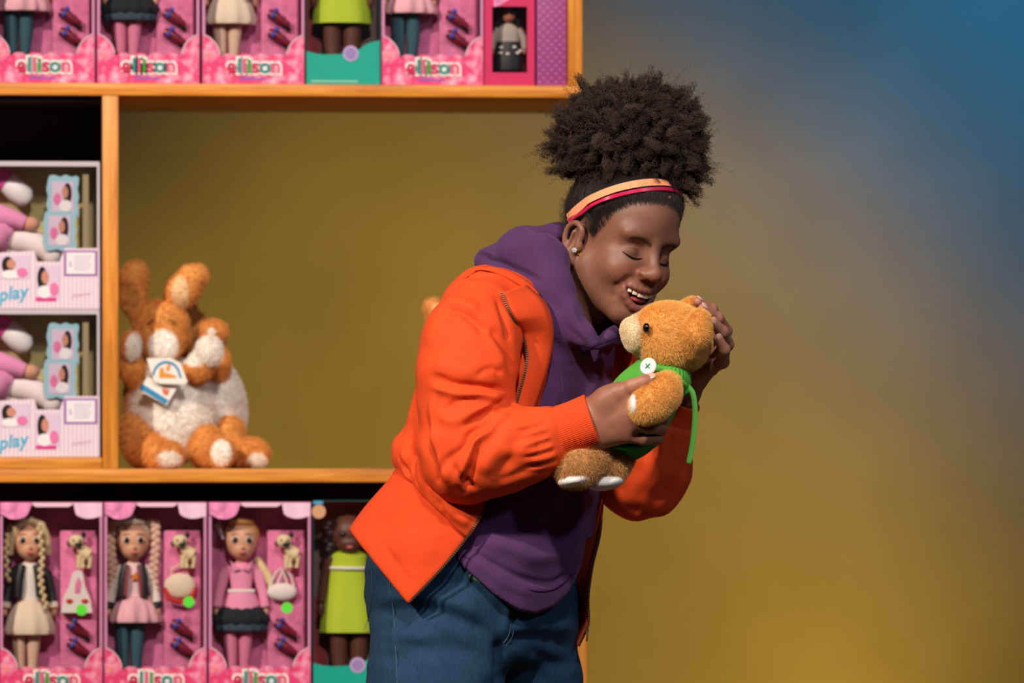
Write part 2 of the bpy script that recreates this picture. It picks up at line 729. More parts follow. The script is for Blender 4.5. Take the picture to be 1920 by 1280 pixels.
def folds(V, Q, lst, ymax=None):
    """cloth creases: raise (or sink) a soft ridge along each traced path on the camera-facing side"""
    Nn = vnormals(V, Q)
    s = topx(V)
    view = V - np.array([0, -DCAM, HCAM])
    view /= np.linalg.norm(view, axis=1, keepdims=True)
    face = np.clip(-(Nn * view).sum(1) * 2.0, 0, 1)
    disp = np.zeros(len(V))
    for path, w, amp in lst:
        pl = spline(path, 6)
        lo, hi = pl.min(0) - 3 * w, pl.max(0) + 3 * w
        m = np.nonzero((s[:, 0] > lo[0]) & (s[:, 0] < hi[0]) & (s[:, 1] > lo[1]) & (s[:, 1] < hi[1]))[0]
        if ymax is not None:
            m = m[V[m, 1] < ymax]
        if not len(m):
            continue
        best = np.full(len(m), 1e9)
        bt = np.zeros(len(m))
        L = len(pl) - 1
        for i in range(L):
            a, b = pl[i], pl[i + 1]
            ab = b - a
            t = np.clip(((s[m] - a) @ ab) / (ab @ ab + 1e-9), 0, 1)
            dd = ((s[m] - a - t[:, None] * ab) ** 2).sum(1)
            up = dd < best
            best[up] = dd[up]
            bt[up] = (i + t[up]) / L
        tp = np.clip(np.sin(np.pi * np.clip(bt * 0.92 + 0.04, 0, 1)) * 1.8, 0, 1)
        disp[m] += R_(amp) * np.exp(-best / (w * w)) * tp * face[m]
    return V + Nn * disp[:, None]


def loft_f(rows, yaw, off=0.0):
    """torso-like volume from horizontal slices: rows of (py, cx, Y, side radius px, front radius px); returns f, lo, hi"""
    rows = sorted(rows)
    r = np.array(rows, float)
    C = np.array([P(a, b, c) for b, a, c in zip(r[:, 0], r[:, 1], r[:, 2])])
    z = C[:, 2][::-1]
    tab = np.stack([C[:, 0], C[:, 1], R_(r[:, 3]) + off, R_(r[:, 4]) + off], 1)[::-1]
    zz = np.linspace(z[0], z[-1], 160)
    T = np.stack([np.interp(zz, z, tab[:, i]) for i in range(4)], 1)
    ker = np.hanning(19)
    ker /= ker.sum()
    T = np.stack([np.convolve(np.pad(T[:, i], 9, mode='edge'), ker, 'valid') for i in range(4)], 1)
    fx, fy = math.cos(yaw), -math.sin(yaw)          # facing direction
    def f(p):
        q = [np.interp(p[..., 2], zz, T[:, i]) for i in range(4)]
        dx, dy = p[..., 0] - q[0], p[..., 1] - q[1]
        a = (-dx * fy + dy * fx) / q[2]              # sideways
        b = (dx * fx + dy * fy) / q[3]               # frontways
        rr = np.sqrt(a * a + b * b) + 1e-9
        rr = (np.abs(a) ** 2.4 + np.abs(b) ** 2.4 + 1e-12) ** (1 / 2.4)
        d = (rr - 1) * np.minimum(q[2], q[3])
        e = np.maximum(zz[0] - p[..., 2], p[..., 2] - zz[-1])
        return -smin(-d, -e, 0.02)
    m = T[:, 2:].max()
    lo = np.array([T[:, 0].min() - m, T[:, 1].min() - m, zz[0]])
    hi = np.array([T[:, 0].max() + m, T[:, 1].max() + m, zz[-1]])
    return f, lo, hi


def hit(f, px, py, y0=-0.5, y1=0.6):
    """points where the lines of sight through these pixels first meet the surface"""
    px = np.atleast_1d(np.array(px, float))
    py = np.atleast_1d(np.array(py, float))
    y = np.full(len(px), y0)
    for _ in range(160):
        k = (DCAM + y) / FPX
        p = np.stack([(px - 960) * k, y, HCAM - (py - HOR) * k], -1)
        d = f(p)
        y = np.minimum(y + np.clip(d * 0.7, -0.01, 0.03), y1)
    k = (DCAM + y) / FPX
    return np.stack([(px - 960) * k, y, HCAM - (py - HOR) * k], -1)


def strands(name, V, Q, n, length, rad, material, parent, comb=(0, 0, -0.4), wild=0.35, pts=4, col=None, curl=0.0, mask=None, rng=RNG, lay=0.5, nw=1.0):
    """short fur growing from a surface, as hair curves"""
    T = np.concatenate([Q[:, [0, 1, 2]], Q[:, [0, 2, 3]]]) if Q.shape[1] == 4 else Q
    nv = vnormals(V, Q)
    a, b, c = V[T[:, 0]], V[T[:, 1]], V[T[:, 2]]
    ar = np.linalg.norm(np.cross(b - a, c - a), axis=1)
    if mask is not None:
        ar = ar * mask((a + b + c) / 3)
    pr = ar / ar.sum()
    ti = rng.choice(len(T), n, p=pr)
    u, v = rng.random(n), rng.random(n)
    sw = u + v > 1
    u[sw], v[sw] = 1 - u[sw], 1 - v[sw]
    w = 1 - u - v
    p0 = a[ti] * w[:, None] + b[ti] * u[:, None] + c[ti] * v[:, None]
    nn = nv[T[ti, 0]] * w[:, None] + nv[T[ti, 1]] * u[:, None] + nv[T[ti, 2]] * v[:, None]
    cb = np.array(comb)[None] if np.ndim(comb) == 1 else comb(p0)
    # slow wander of the lie of the fur, so it clumps
    cb = cb - nn * (cb * nn).sum(1)[:, None] if nw < 1 else cb - nn * np.minimum((cb * nn).sum(1), 0)[:, None]      # the lie of the hair keeps to the surface
    fr = np.array([[61., 23., 47.], [37., 71., 29.], [53., 41., 67.]]) * 1.7
    wn = np.stack([np.sin(p0 @ fr[i] + i * 2) for i in range(3)], 1) * 0.5
    d = nn * nw + (cb + wn * wild) * lay + rng.normal(size=(n, 3)) * wild
    d /= np.linalg.norm(d, axis=1, keepdims=True)
    L = length * rng.uniform(0.6, 1.15, n)
    t = np.linspace(0, 1, pts)
    pos = p0[:, None] + d[:, None] * (L[:, None] * t)[..., None] + (cb * lay)[:, None] * ((L[:, None] * t ** 2) * 0.6)[..., None]
    if curl:
        ph = rng.random(n)[:, None] * 6.28 + t * 14
        e1 = np.cross(d, [0.3, 0.5, 0.8])
        e1 /= np.linalg.norm(e1, axis=1, keepdims=True)
        e2 = np.cross(d, e1)
        pos += curl * (t[None, :, None] * (np.cos(ph)[..., None] * e1[:, None] + np.sin(ph)[..., None] * e2[:, None]))
    return curves_obj(name, pos, rad, material, parent, None if col is None else col(p0))


def curves_obj(name, pos, rad, material, parent, col=None):
    n, m = pos.shape[:2]
    hc = bpy.data.hair_curves.new(name)
    hc.add_curves([m] * n)
    hc.attributes['position'].data.foreach_set('vector', pos.astype(np.float32).ravel())
    ra = hc.attributes.get('radius') or hc.attributes.new('radius', 'FLOAT', 'POINT')
    ra.data.foreach_set('value', np.tile(rad * np.linspace(1, 0.45, m), n).astype(np.float32))
    if col is not None:
        ca = hc.attributes.new('Col', 'FLOAT_COLOR', 'CURVE')
        c4 = np.ones((n, 4), dtype=np.float32)
        c4[:, :3] = col
        ca.data.foreach_set('color', c4.ravel())
    hc.materials.append(material)
    return link(bpy.data.objects.new(name, hc), parent)


# ================================================================== the setting
mb = MB().box((-6, -9.5, -0.1), (6, 7.2, 0.0))
tag(mb.build('floor', mat('stage_floor', (112, 86, 62), 0.6, 0.3, 0.2, 6, stretch=(1, 8, 1)), smooth=False), 'mid-brown wooden stage floor under the shelving', kind='structure')  # unseen floor, colour lightened to bounce light up onto undersides
YB = 7.0
Vb, Fb = [], []
nx, nz = 60, 40
for i in range(nx + 1):
    for j in range(nz + 1):
        x = -6 + 12 * i / nx
        z = 4.6 * j / nz
        Vb.append((x, YB + 0.02 * math.sin(x * 1.7) + 0.012 * math.sin(x * 4.1 + z), z))
for i in range(nx):
    for j in range(nz):
        a = i * (nz + 1) + j
        Fb.append((a, a + nz + 1, a + nz + 2, a + 1))
wb = mesh_obj('wall_back', Vb, Fb, mat('backdrop_cloth', (176, 168, 150), 0.95, 0.05, 0.16, 1.6))
so = wb.modifiers.new('thickness', 'SOLIDIFY')
so.thickness = 0.01
tag(wb, 'mottled stage backdrop cloth washed in amber and blue light', kind='structure')

# ================================================================== shelving
TH = math.radians(4.2)
OY = 1.2
OX = (640 - 960) / FPX * (DCAM + OY)
SC = FPX / (DCAM + OY)           # px per metre on the shelf front


def SS(px, t=0.0):
    c, s_ = math.cos(TH), math.sin(TH)
    k = (px - 960) / FPX
    return (k * (DCAM + OY + t * c) - OX + t * s_) / (c - k * s_)


def SZ(py, s, t=0.0):
    Y = OY + s * math.sin(TH) + t * math.cos(TH)
    return HCAM - (py - HOR) / FPX * (DCAM + Y)


def SW(s, t, z):
    return (OX + s * math.cos(TH) - t * math.sin(TH), OY + s * math.sin(TH) + t * math.cos(TH), z)


wood = wood_mat()
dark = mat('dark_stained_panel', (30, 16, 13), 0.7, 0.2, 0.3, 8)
unit = empty('shelving_unit', (OX, OY, 0), TH)
tag(unit, 'orange wooden shelving unit stacked with dolls and plush toys', 'shelves')
DEP = 0.40


def board(name, lo, hi, m=None, axis=0, bev=0.0015):
    """a board whose grain runs along the given axis"""
    c = [(a + b) / 2 for a, b in zip(lo, hi)]
    h = [(b - a) / 2 for a, b in zip(lo, hi)]
    R = {0: Matrix.Identity(3), 2: Matrix.Rotation(-math.pi / 2, 3, 'Y')}[axis]
    if axis == 2:
        h = [h[2], h[1], h[0]]
    o = MB().box((-h[0], -h[1], -h[2]), h, bev).build(name, m or wood, unit)
    o.location = c
    o.rotation_euler = R.to_euler()
    return o


sL = SS(-520)
s0, s1 = SS(1065), SS(1092)
zt = SZ(158.3, 0)
zb = SZ(181, 0)
board('shelf_board', (sL, 0, zb), (s1, DEP, zt))
board('upright', (s0, 0, zt + 0.0004), (s1, DEP, zt + 0.62), axis=2)
board('shelf_board', (sL, 0, zt + 0.6205), (s1, DEP, zt + 0.645))
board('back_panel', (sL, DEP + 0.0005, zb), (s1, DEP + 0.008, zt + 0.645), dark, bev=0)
p0, p1 = SS(192), SS(222)
zm = SZ(878.5, 0)
zmb = SZ(904, 0)
board('upright', (p0, 0.001, zm + 0.0004), (p1, DEP - 0.12, zb - 0.0004), axis=2)
sR = SS(1102)
board('shelf_board', (sL, 0, zmb), (sR, DEP, zm))
zc = SZ(857, SS(100))
board('shelf_board', (sL, 0.002, zm + 0.0004), (p0 - 0.0005, DEP - 0.13, zc))
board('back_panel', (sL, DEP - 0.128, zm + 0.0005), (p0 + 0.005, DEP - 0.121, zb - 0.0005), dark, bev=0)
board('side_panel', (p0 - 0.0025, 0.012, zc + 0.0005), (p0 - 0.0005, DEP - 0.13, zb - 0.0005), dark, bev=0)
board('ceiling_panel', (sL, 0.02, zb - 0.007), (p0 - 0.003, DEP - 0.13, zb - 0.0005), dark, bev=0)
zlow = SZ(1306, 0)
board('upright', (SS(1079), 0.0, 0.0), (sR, DEP, zmb - 0.0004), axis=2)
board('shelf_board', (sL, 0.001, zlow - 0.024), (SS(1079) - 0.0005, DEP, zlow))
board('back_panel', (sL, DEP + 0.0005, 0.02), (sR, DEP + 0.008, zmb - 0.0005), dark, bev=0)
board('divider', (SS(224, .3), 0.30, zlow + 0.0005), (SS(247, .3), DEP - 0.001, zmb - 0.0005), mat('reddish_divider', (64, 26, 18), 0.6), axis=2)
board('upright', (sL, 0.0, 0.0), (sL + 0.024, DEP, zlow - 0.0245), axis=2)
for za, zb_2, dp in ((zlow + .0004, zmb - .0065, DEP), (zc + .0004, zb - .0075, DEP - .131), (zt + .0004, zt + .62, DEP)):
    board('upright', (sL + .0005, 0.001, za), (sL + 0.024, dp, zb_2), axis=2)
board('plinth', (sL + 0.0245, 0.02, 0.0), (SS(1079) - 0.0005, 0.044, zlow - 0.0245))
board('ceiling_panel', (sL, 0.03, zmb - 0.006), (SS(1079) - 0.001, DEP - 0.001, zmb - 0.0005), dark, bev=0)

# ================================================================== boxed dolls
pane = pane_mat('clear_window_film', 0.045, (0.97, 0.97, 0.97), 0.12)
m_pinkcarton = mat('magenta_carton', (168, 70, 118), 0.5, 0.4)
m_backing = mat('pink_plush_backing', (206, 112, 158), 0.8, 0.2, 0.25, 60, 0.5, 300)
m_card = mat('pink_plush_card', (232, 128, 174), 0.8, 0.2, 0.2, 70, 0.6, 320)
m_cloud = cloud_mat()
m_rim = mat('pale_pink_rim', (240, 196, 214), 0.5)
m_halo = mat('logo_outline_white', (244, 230, 226), 0.5)
m_lobe = mat('marbled_pink_print', (236, 140, 188), 0.45, 0.3, 0.45, 55)
m_lobe2 = mat('pale_pink_print', (240, 196, 222), 0.45, 0.3, 0.15, 50)
LET = {'pinkred': mat('letter_pinkred', (204, 40, 88), 0.4), 'teal': mat('letter_teal', (30, 138, 134), 0.4), 'pink': mat('letter_pink', (226, 78, 124), 0.4), 'green': mat('letter_green', (52, 158, 52), 0.4)}
m_tagline = mat('tagline_violet', (112, 96, 190), 0.5)
m_heart = mat('heart_orange_pink', (246, 130, 130), 0.5)
m_sticker = mat('neon_green_sticker', (92, 226, 62), 0.6)
m_skin = mat('doll_skin', (228, 168, 134), 0.45, 0.4)
m_skind = mat('doll_skin_brown', (92, 54, 42), 0.45, 0.4)
m_eye = mat('doll_eye_dark', (28, 20, 22), 0.2, 0.6)
m_eyew = mat('doll_eye_white', (236, 232, 230), 0.25, 0.5)
m_lip = mat('doll_lip', (206, 98, 102), 0.35)
m_blond = mat('doll_hair_blond', (222, 196, 148), 0.5, 0.4, 0.3, 240, stretch=(1, 1, .15))
m_orange = mat('doll_hair_ginger', (226, 160, 78), 0.5, 0.4, 0.3, 240, stretch=(1, 1, .15))
m_black = mat('doll_hair_black', (22, 17, 18), 0.45, 0.4, 0.3, 200)
m_white = mat('doll_cloth_white', (238, 226, 220), 0.8)
m_cream = mat('doll_cloth_cream', (236, 214, 190), 0.8)
m_blackc = mat('doll_cloth_black', (28, 28, 32), 0.45, 0.5)
m_pinkc = mat('doll_cloth_pink', (240, 150, 186), 0.8)
m_pinkskirt = mat('doll_skirt_pink', (240, 178, 190), 0.8, 0.3, 0.25, 60, stretch=(1, 1, .1))
m_tealtights = mat('doll_tights_teal', (58, 92, 104), 0.8, 0.2, 0.15, 400, stretch=(.1, .1, 1))
m_pinktights = mat('doll_tights_pink', (222, 126, 160), 0.8)
m_lime = mat('doll_dress_lime', (184, 204, 50), 0.7)
m_maroon = mat('doll_shoe_maroon', (126, 26, 48), 0.35, 0.5)
m_bow = mat('doll_bow_blue', (62, 76, 176), 0.5)
m_gold = mat('doll_star_orange', (226, 120, 30), 0.5)
m_redc = mat('doll_trim_red', (206, 50, 44), 0.5)
m_dog = mat('toy_dog_cream', (236, 212, 168), 0.9, 0.1, 0.1, 90)
m_ribbed = mat('doll_vest_lining', (150, 60, 74), 0.7)

u_ = 1.0 / SC                      # one pixel of the photograph on the shelf front
BXW, BXH, BXD = 192 * u_, 365 * u_, 0.11


def bx(px, py):
    """reference box (second of the lower row) pixel -> box-local x, z"""
    return (px - 291.5) * u_, (1305 - py) * u_


def text_part(txt, size, x, z, y, m, name, parent, off=0.0, sh=0.0, ex=0.0004):
    V, F = text_mesh(txt, size, off, ex, sh)
    return mesh_obj(name, [(a + x, b + y, c + z) for a, b, c in V], F, m, parent, smooth=False)


LOGO = [('a', -40, 'pinkred'), ('l', -26.5, 'teal'), ('l', -17, 'pink'), ('i', -8, 'green'), ('s', 4, 'pinkred'), ('o', 21.5, 'teal'), ('n', 42, 'pink')]


def hollow(name, w, h, d, m, parent, t=0.0016):
    b = MB()
    b.box((-w / 2, d - t, 0), (w / 2, d, h))
    b.box((-w / 2, 0, 0), (-w / 2 + t, d - t, h))
    b.box((w / 2 - t, 0, 0), (w / 2, d - t, h))
    b.box((-w / 2 + t, 0, 0), (w / 2 - t, d - t, t))
    b.box((-w / 2 + t, 0, h - t), (w / 2 - t, d - t, h))
    return b.build(name, m, parent, smooth=False)


def pink_box():
    r = empty('doll_box')
    w, h, d = BXW, BXH, BXD
    hollow('carton', w, h, d, m_pinkcarton, r)
    MB().box((-w / 2 + .002, d - .035, .002), (w / 2 - .002, d - .032, h - .002)).build('backing', m_backing, r, smooth=False)
    a, b = bx(307, 1256), bx(377, 994)
    MB().box((a[0], .052, a[1]), (b[0], d - .0355, b[1]), .003).build('accessory_card', m_card, r)
    # printed front panel with swept corners and a scalloped edge
    zf = 54 * u_
    hw = w / 2 - .001
    poly = [(-hw, .001), (hw, .001), (hw, 92 * u_)]
    poly += [(hw - 32 * u_ * math.sin(t), 92 * u_ - 38 * u_ * (1 - math.cos(t)) ** .8) for t in np.linspace(.15, 1.5, 7)]
    for cx in (44, 14, -16, -46):
        poly += [(x * u_, z * u_ + zf - .004) for x, z in arc(cx, 0, 14, 8, 10, 170, 5)]
    poly += [(-hw + 32 * u_ * math.sin(t), 92 * u_ - 38 * u_ * (1 - math.cos(t)) ** .8) for t in np.linspace(1.5, .15, 7)]
    poly += [(-hw, 92 * u_)]
    MB().prism(poly, -.0012, -.0002).build('front_print', m_cloud, r, smooth=False)
    for sg in (-1, 1):
        pts = [(sg * (hw - 32 * u_ * math.sin(t)), -.0016, 92 * u_ - 38 * u_ * (1 - math.cos(t)) ** .8) for t in np.linspace(.1, 1.5, 9)]
        MB().tube(pts, .0013, 6).build('panel_rim', m_rim, r)
    lg = None
    hb = MB()
    for ch, ox, _ in LOGO:
        V, F = text_mesh(ch, .036, .0048, .0003)
        hb.add([(x + ox * u_ * 1.0, y - .0022, z + 22 * u_) for x, y, z in V], F)
    lg = hb.build('logo_outline', m_halo, r, smooth=False)
    for ch, ox, c in LOGO:
        text_part(ch, .036, ox * u_, 22 * u_, -.0034, LET[c], 'letter', lg, .0009)
    tb = MB()
    for i in range(11):
        tb.box(((-26 + i * 4.6) * u_, -.0018, 8 * u_), ((-26 + i * 4.6 + 3.6) * u_, -.0013, (8 + 3.5 + 1.5 * (i < 6)) * u_))
    tb.build('tagline', m_tagline, r, smooth=False)
    hp = [(x * .0062, z * .0058) for x, z in [(16 * math.sin(t) ** 3 / 16, (13 * math.cos(t) - 5 * math.cos(2 * t) - 2 * math.cos(3 * t) - math.cos(4 * t)) / 16) for t in np.linspace(0, 6.2, 24)]]
    MB().prism([(x - hw + 12 * u_, z + 54 * u_) for x, z in hp], -.0018, -.0013).build('heart_mark', m_heart, r, smooth=False)
    # top flap: two lobes and a pale strip
    lob = [(-hw, h - .001), (-hw, h - 22 * u_)] + [(x * u_, z * u_) for x, z in arc(-68, 365 - 14, 28, 18, 250, 330, 8)] + [(-36 * u_, h - 4 * u_), (-36 * u_, h - .001)]
    MB().prism(lob, -.0012, -.0002).build('top_lobe', m_lobe, r, smooth=False)
    lob = [(hw, h - .001), (hw, h - 26 * u_)] + [(x * u_, z * u_) for x, z in arc(70, 365 - 14, 28, 17, 290, 210, 8)] + [(41 * u_, h - .001)]
    MB().prism(lob, -.0012, -.0002).build('top_lobe', m_lobe2, r, smooth=False)
    MB().prism([(-35 * u_, h - .001), (-35 * u_, h - 5 * u_), (-28 * u_, h - 9 * u_), (32 * u_, h - 9 * u_), (40 * u_, h - 5 * u_), (40 * u_, h - .001)], -.0012, -.0002).build('top_strip', m_rim, r, smooth=False)
    for sg in (-1, 1):
        MB().box((sg * (hw - .0022) - .0022, -.0010, 92 * u_), (sg * (hw - .0022) + .0022, -.0003, h - 26 * u_)).build('window_edge', mat('lilac_edge', (206, 140, 178), .4), r, smooth=False)
    MB().box((-hw, .0000, .002), (hw, .0006, h - .002)).build('window', pane, r, smooth=False)
    return r


def braid(pts, r, m, parent, name='braid'):
    b = MB()
    p = spline(pts, 7)
    for i, q in enumerate(p):
        b.ell(q + np.array([(-1) ** i * r * .45, 0, 0]), (r, r * .9, r * 1.15), 8, 6)
    return b.build(name, m, parent)


def fig(px, py):
    x, z = bx(px, py)
    return x, z


def doll(kind):
    """standing fashion doll built inside the reference box; base at the box floor"""
    r = empty('fashion_doll')
    yc = .052
    X = lambda px: (px - 291.5) * u_
    Z = lambda py: (1305 - py) * u_
    pt = lambda px, py, dy=0.0: (X(px), yc + dy, Z(py))
    hx = 258 if kind == 'C' else 250
    # head with face
    hd = MB().ell(pt(hx, 1014), (31 * u_, 30 * u_, 36 * u_), 24, 16)
    hd.ell(pt(hx, 1030, -.008), (22 * u_, 22 * u_, 21 * u_), 20, 12)
    hd.ell(pt(hx + 2, 1027, -.030), (3.5 * u_, 4 * u_, 4 * u_), 10, 8)
    hd.tube([pt(hx, 1040), pt(hx, 1068)], 9 * u_, 10)
    head = hd.build('head', m_skin, r)
    for sg in (-1, 1):
        e = MB().ell(pt(hx + 1 + sg * 13, 1013, -.0265), (7.5 * u_, 3 * u_, 5.6 * u_), 12, 8).build('eye', m_eyew, head)
        MB().ell(pt(hx + 1 + sg * 13, 1013, -.0285), (5.2 * u_, 2.4 * u_, 5.3 * u_), 12, 8).build('iris', m_eye, head)
        MB().tube([pt(hx + 1 + sg * (13 + q), 1003 + abs(q) * .25 - 2, -.0265) for q in (-8, -3, 3, 8)], .8 * u_, 6).build('eyebrow', mat('doll_brow', (120, 84, 56), .6), head)
    MB().ell(pt(hx + 2, 1037, -.0285), (6.5 * u_, 2.5 * u_, 2.8 * u_), 12, 8).build('lips', m_lip, head)
    hm = {'A': m_blond, 'B': mat('doll_hair_silver_blond', (224, 204, 178), .5, .4, .3, 240), 'C': m_orange}[kind]
    cap_ = MB().ell(pt(hx, 1003, .007), (34.5 * u_, 28 * u_, 32 * u_), 24, 14)
    if kind == 'A':
        for sg in (-1, 1):
            cap_.tube([pt(hx + sg * 2, 975, -.016), pt(hx + sg * 22, 986, -.020), pt(hx + sg * 33, 1010, -.012), pt(hx + sg * 36, 1040, -.004)], [8 * u_, 9 * u_, 8 * u_, 6 * u_], 8)
    else:
        cap_.ell(pt(hx, 980, -.004), (26 * u_, 20 * u_, 9 * u_), 16, 8)
    hair = cap_.build('hair', hm, r)
    if kind == 'A':
        braid([pt(hx - 36, 985, -.012), pt(hx - 43, 1030, -.016), pt(hx - 40, 1088, -.016)], 4.6 * u_, hm, hair)
        braid([pt(hx + 18, 985, -.026), pt(hx + 24, 1040, -.03), pt(hx + 22, 1090, -.03), pt(hx + 32, 1140, -.026)], 4.6 * u_, hm, hair)
    elif kind == 'B':
        for sg in (-1, 1):
            braid([pt(hx + sg * 30, 978, -.004), pt(hx + sg * 41, 985, -.006), pt(hx + sg * 42, 1030, -.006), pt(hx + sg * 38, 1075, -.004), pt(hx + sg * 41, 1118, 0)], 7.0 * u_, mat('doll_hair_rosy_blond', (226, 180, 160), .5, .4, .25, 240), hair)
        MB().ell(pt(hx - 10, 968, -.012), (14 * u_, 6 * u_, 6 * u_), 12, 8).build('hair_bow', m_white, hair)
    else:
        MB().tube([pt(hx + 30, 1050, .01), pt(hx + 50, 1080, -.004), pt(hx + 62, 1120, -.006)], [7 * u_, 9 * u_, 4 * u_], 10).build('ponytail', m_blond, hair)
        MB().tube([pt(hx - 42, 978, -.005), pt(hx - 46, 985, -.008), pt(hx - 34, 1012, -.008)], [3 * u_, 6 * u_, 2 * u_], 8).build('hair_ribbon', m_white, hair)
    # torso, jacket, arms
    tm = {'A': m_white, 'B': mat('doll_top_palepink', (246, 206, 212), .8), 'C': m_pinkc}[kind]
    MB().lathe([(24 * u_, Z(1128)), (19 * u_, Z(1105)), (23 * u_, Z(1080)), (19 * u_, Z(1062)), (9 * u_, Z(1054))], (X(hx), yc, 0), 24, 1, .65).build('top', tm, r)
    if kind == 'A':
        jm, cf = m_blackc, m_cream
    elif kind == 'B':
        jm, cf = m_white, m_blackc
    else:
        jm, cf = m_pinkc, m_pinkc
    for sg in (-1, 1):
        sx = hx + sg * 24
        arm = MB().tube([pt(sx - sg * 4, 1064), pt(sx + sg * 8, 1078, .002), pt(sx + sg * 16, 1110, .002), pt(sx + sg * 20, 1132, -.004)], [8 * u_, 11 * u_, 10 * u_, 9 * u_], 12).build('sleeve', jm, r)
        MB().tube([pt(sx + sg * 19.5, 1130, -.004), pt(sx + sg * 21, 1140, -.005)], 9.4 * u_, 12).build('cuff', cf, arm)
        MB().ell(pt(sx + sg * 22, 1148, -.005), (5 * u_, 4 * u_, 9 * u_), 10, 8).build('hand', m_skin, r)
        if kind in 'AB':
            MB().tube([pt(hx + sg * 14, 1060, -.013), pt(hx + sg * 19, 1085, -.018), pt(hx + sg * 21, 1120, -.018)], [8 * u_, 9 * u_, 8 * u_], 10, ).build('jacket_front', m_blackc, r)
            if kind == 'B':
                MB().tube([pt(hx + sg * 10, 1062, -.018), pt(hx + sg * 13, 1085, -.024), pt(hx + sg * 15, 1118, -.024)], 3.4 * u_, 8).build('lapel', m_ribbed, r)
    if kind == 'A':
        MB().tube([pt(hx + q, 1128 + abs(q) * .06, -.017 + abs(q) * .0003) for q in (-22, -8, 8, 22)], 1.4 * u_, 6).build('sash', m_redc, r)
        MB().lathe([(44 * u_, Z(1190)), (47 * u_, Z(1180)), (40 * u_, Z(1155)), (27 * u_, Z(1132)), (22 * u_, Z(1124))], (X(hx), yc, 0), 48, 1, .72, 9, .07).build('skirt', m_cream, r)
        lm = mat('doll_tights_cream', (222, 184, 160), .8)
    elif kind == 'B':
        st = []
        for i in range(10):
            a = i * math.pi / 5 + math.pi / 2
            rr = 10 if i % 2 == 0 else 4.5
            st.append((X(hx + 4) + rr * u_ * math.cos(a), Z(1082) + rr * u_ * math.sin(a)))
        MB().prism(st, yc - .0185, yc - .013).build('star_motif', m_gold, r, smooth=False)
        MB().lathe([(46 * u_, Z(1168)), (49 * u_, Z(1160)), (40 * u_, Z(1138)), (26 * u_, Z(1118))], (X(hx + 4), yc, 0), 56, 1, .72, 11, .09).build('skirt', m_pinkskirt, r)
        lm = m_tealtights
    else:
        MB().lathe([(38 * u_, Z(1145)), (33 * u_, Z(1128)), (24 * u_, Z(1108))], (X(hx), yc, 0), 40, 1, .72).build('peplum', m_pinkc, r)
        MB().tube([pt(hx + q, 1110, -.018 + abs(q) * .0004) for q in (-24, -8, 8, 24)], 3.6 * u_, 8).build('belt', m_white, r)
        for sg in (-1, 1):
            MB().prism([(X(hx + sg * 2), Z(1068)), (X(hx + sg * 22), Z(1052)), (X(hx + sg * 14), Z(1072))], yc - .019, yc - .014).build('collar', m_pinkc, r, smooth=False)
        MB().lathe([(51 * u_, Z(1170)), (55 * u_, Z(1162)), (46 * u_, Z(1146)), (30 * u_, Z(1130))], (X(hx), yc + .002, 0), 60, 1, .68, 14, .06).build('skirt', mat('doll_tutu_black', (34, 36, 44), .9), r)
        MB().lathe([(46 * u_, Z(1184)), (50 * u_, Z(1176)), (44 * u_, Z(1164))], (X(hx), yc + .002, 0), 60, 1, .66, 16, .06).build('petticoat', mat('doll_petticoat_slate', (60, 78, 92), .9), r)
        lm = m_pinktights
    for sg in (-1, 1):
        cx = hx - 6 + sg * 15
        MB().tube([pt(cx, 1160), pt(cx - sg * 1, 1205), pt(cx - sg * 3, 1245), pt(cx - sg * 3, 1262, 0), pt(cx - sg * 3, 1270, -.010), pt(cx - sg * 3, 1304.6, -.010)], [13 * u_, 13 * u_, 9.5 * u_, 9 * u_, 9 * u_, 8 * u_], 14).build('leg', lm, r)
    return r


def toy_dog():
    r = empty('toy_dog')
    y0 = .036
    pt = lambda px, py, dy=0.0: ((px - 291.5) * u_, y0 + dy, (1305 - py) * u_)
    MB().ell(pt(338, 1014, -.004), (15 * u_, 13 * u_, 13 * u_), 16, 12).build('head', m_dog, r)
    MB().ell(pt(342, 1020, -.016), (7 * u_, 5 * u_, 5 * u_), 12, 8).build('muzzle', m_eye, r)
    for sg in (-1, 1):
        MB().ell(pt(338 + sg * 13, 1010 - sg * 8, -.002), (5 * u_, 5 * u_, 6.5 * u_), 10, 8).build('ear', m_eye, r)
        MB().ell(pt(338 + sg * 6 + 1, 1012, -.0155), (2.2 * u_, 2 * u_, 2.2 * u_), 8, 6).build('eye', m_eye, r)
    MB().tube([pt(344, 1026), pt(352, 1034), pt(362, 1040)], [9 * u_, 12 * u_, 13 * u_], 12).build('body', m_dog, r)
    for x in (344, 352, 364):
        MB().tube([pt(x, 1040, -.004 + .004 * (x == 352)), pt(x - 2, 1064, -.004)], [6 * u_, 4.5 * u_], 10).build('leg', m_dog, r)
    MB().ell(pt(356, 1052, -.008), (5 * u_, 3 * u_, 6 * u_), 8, 6).build('patch', mat('toy_dog_brown', (120, 70, 46), .8), r)
    return r


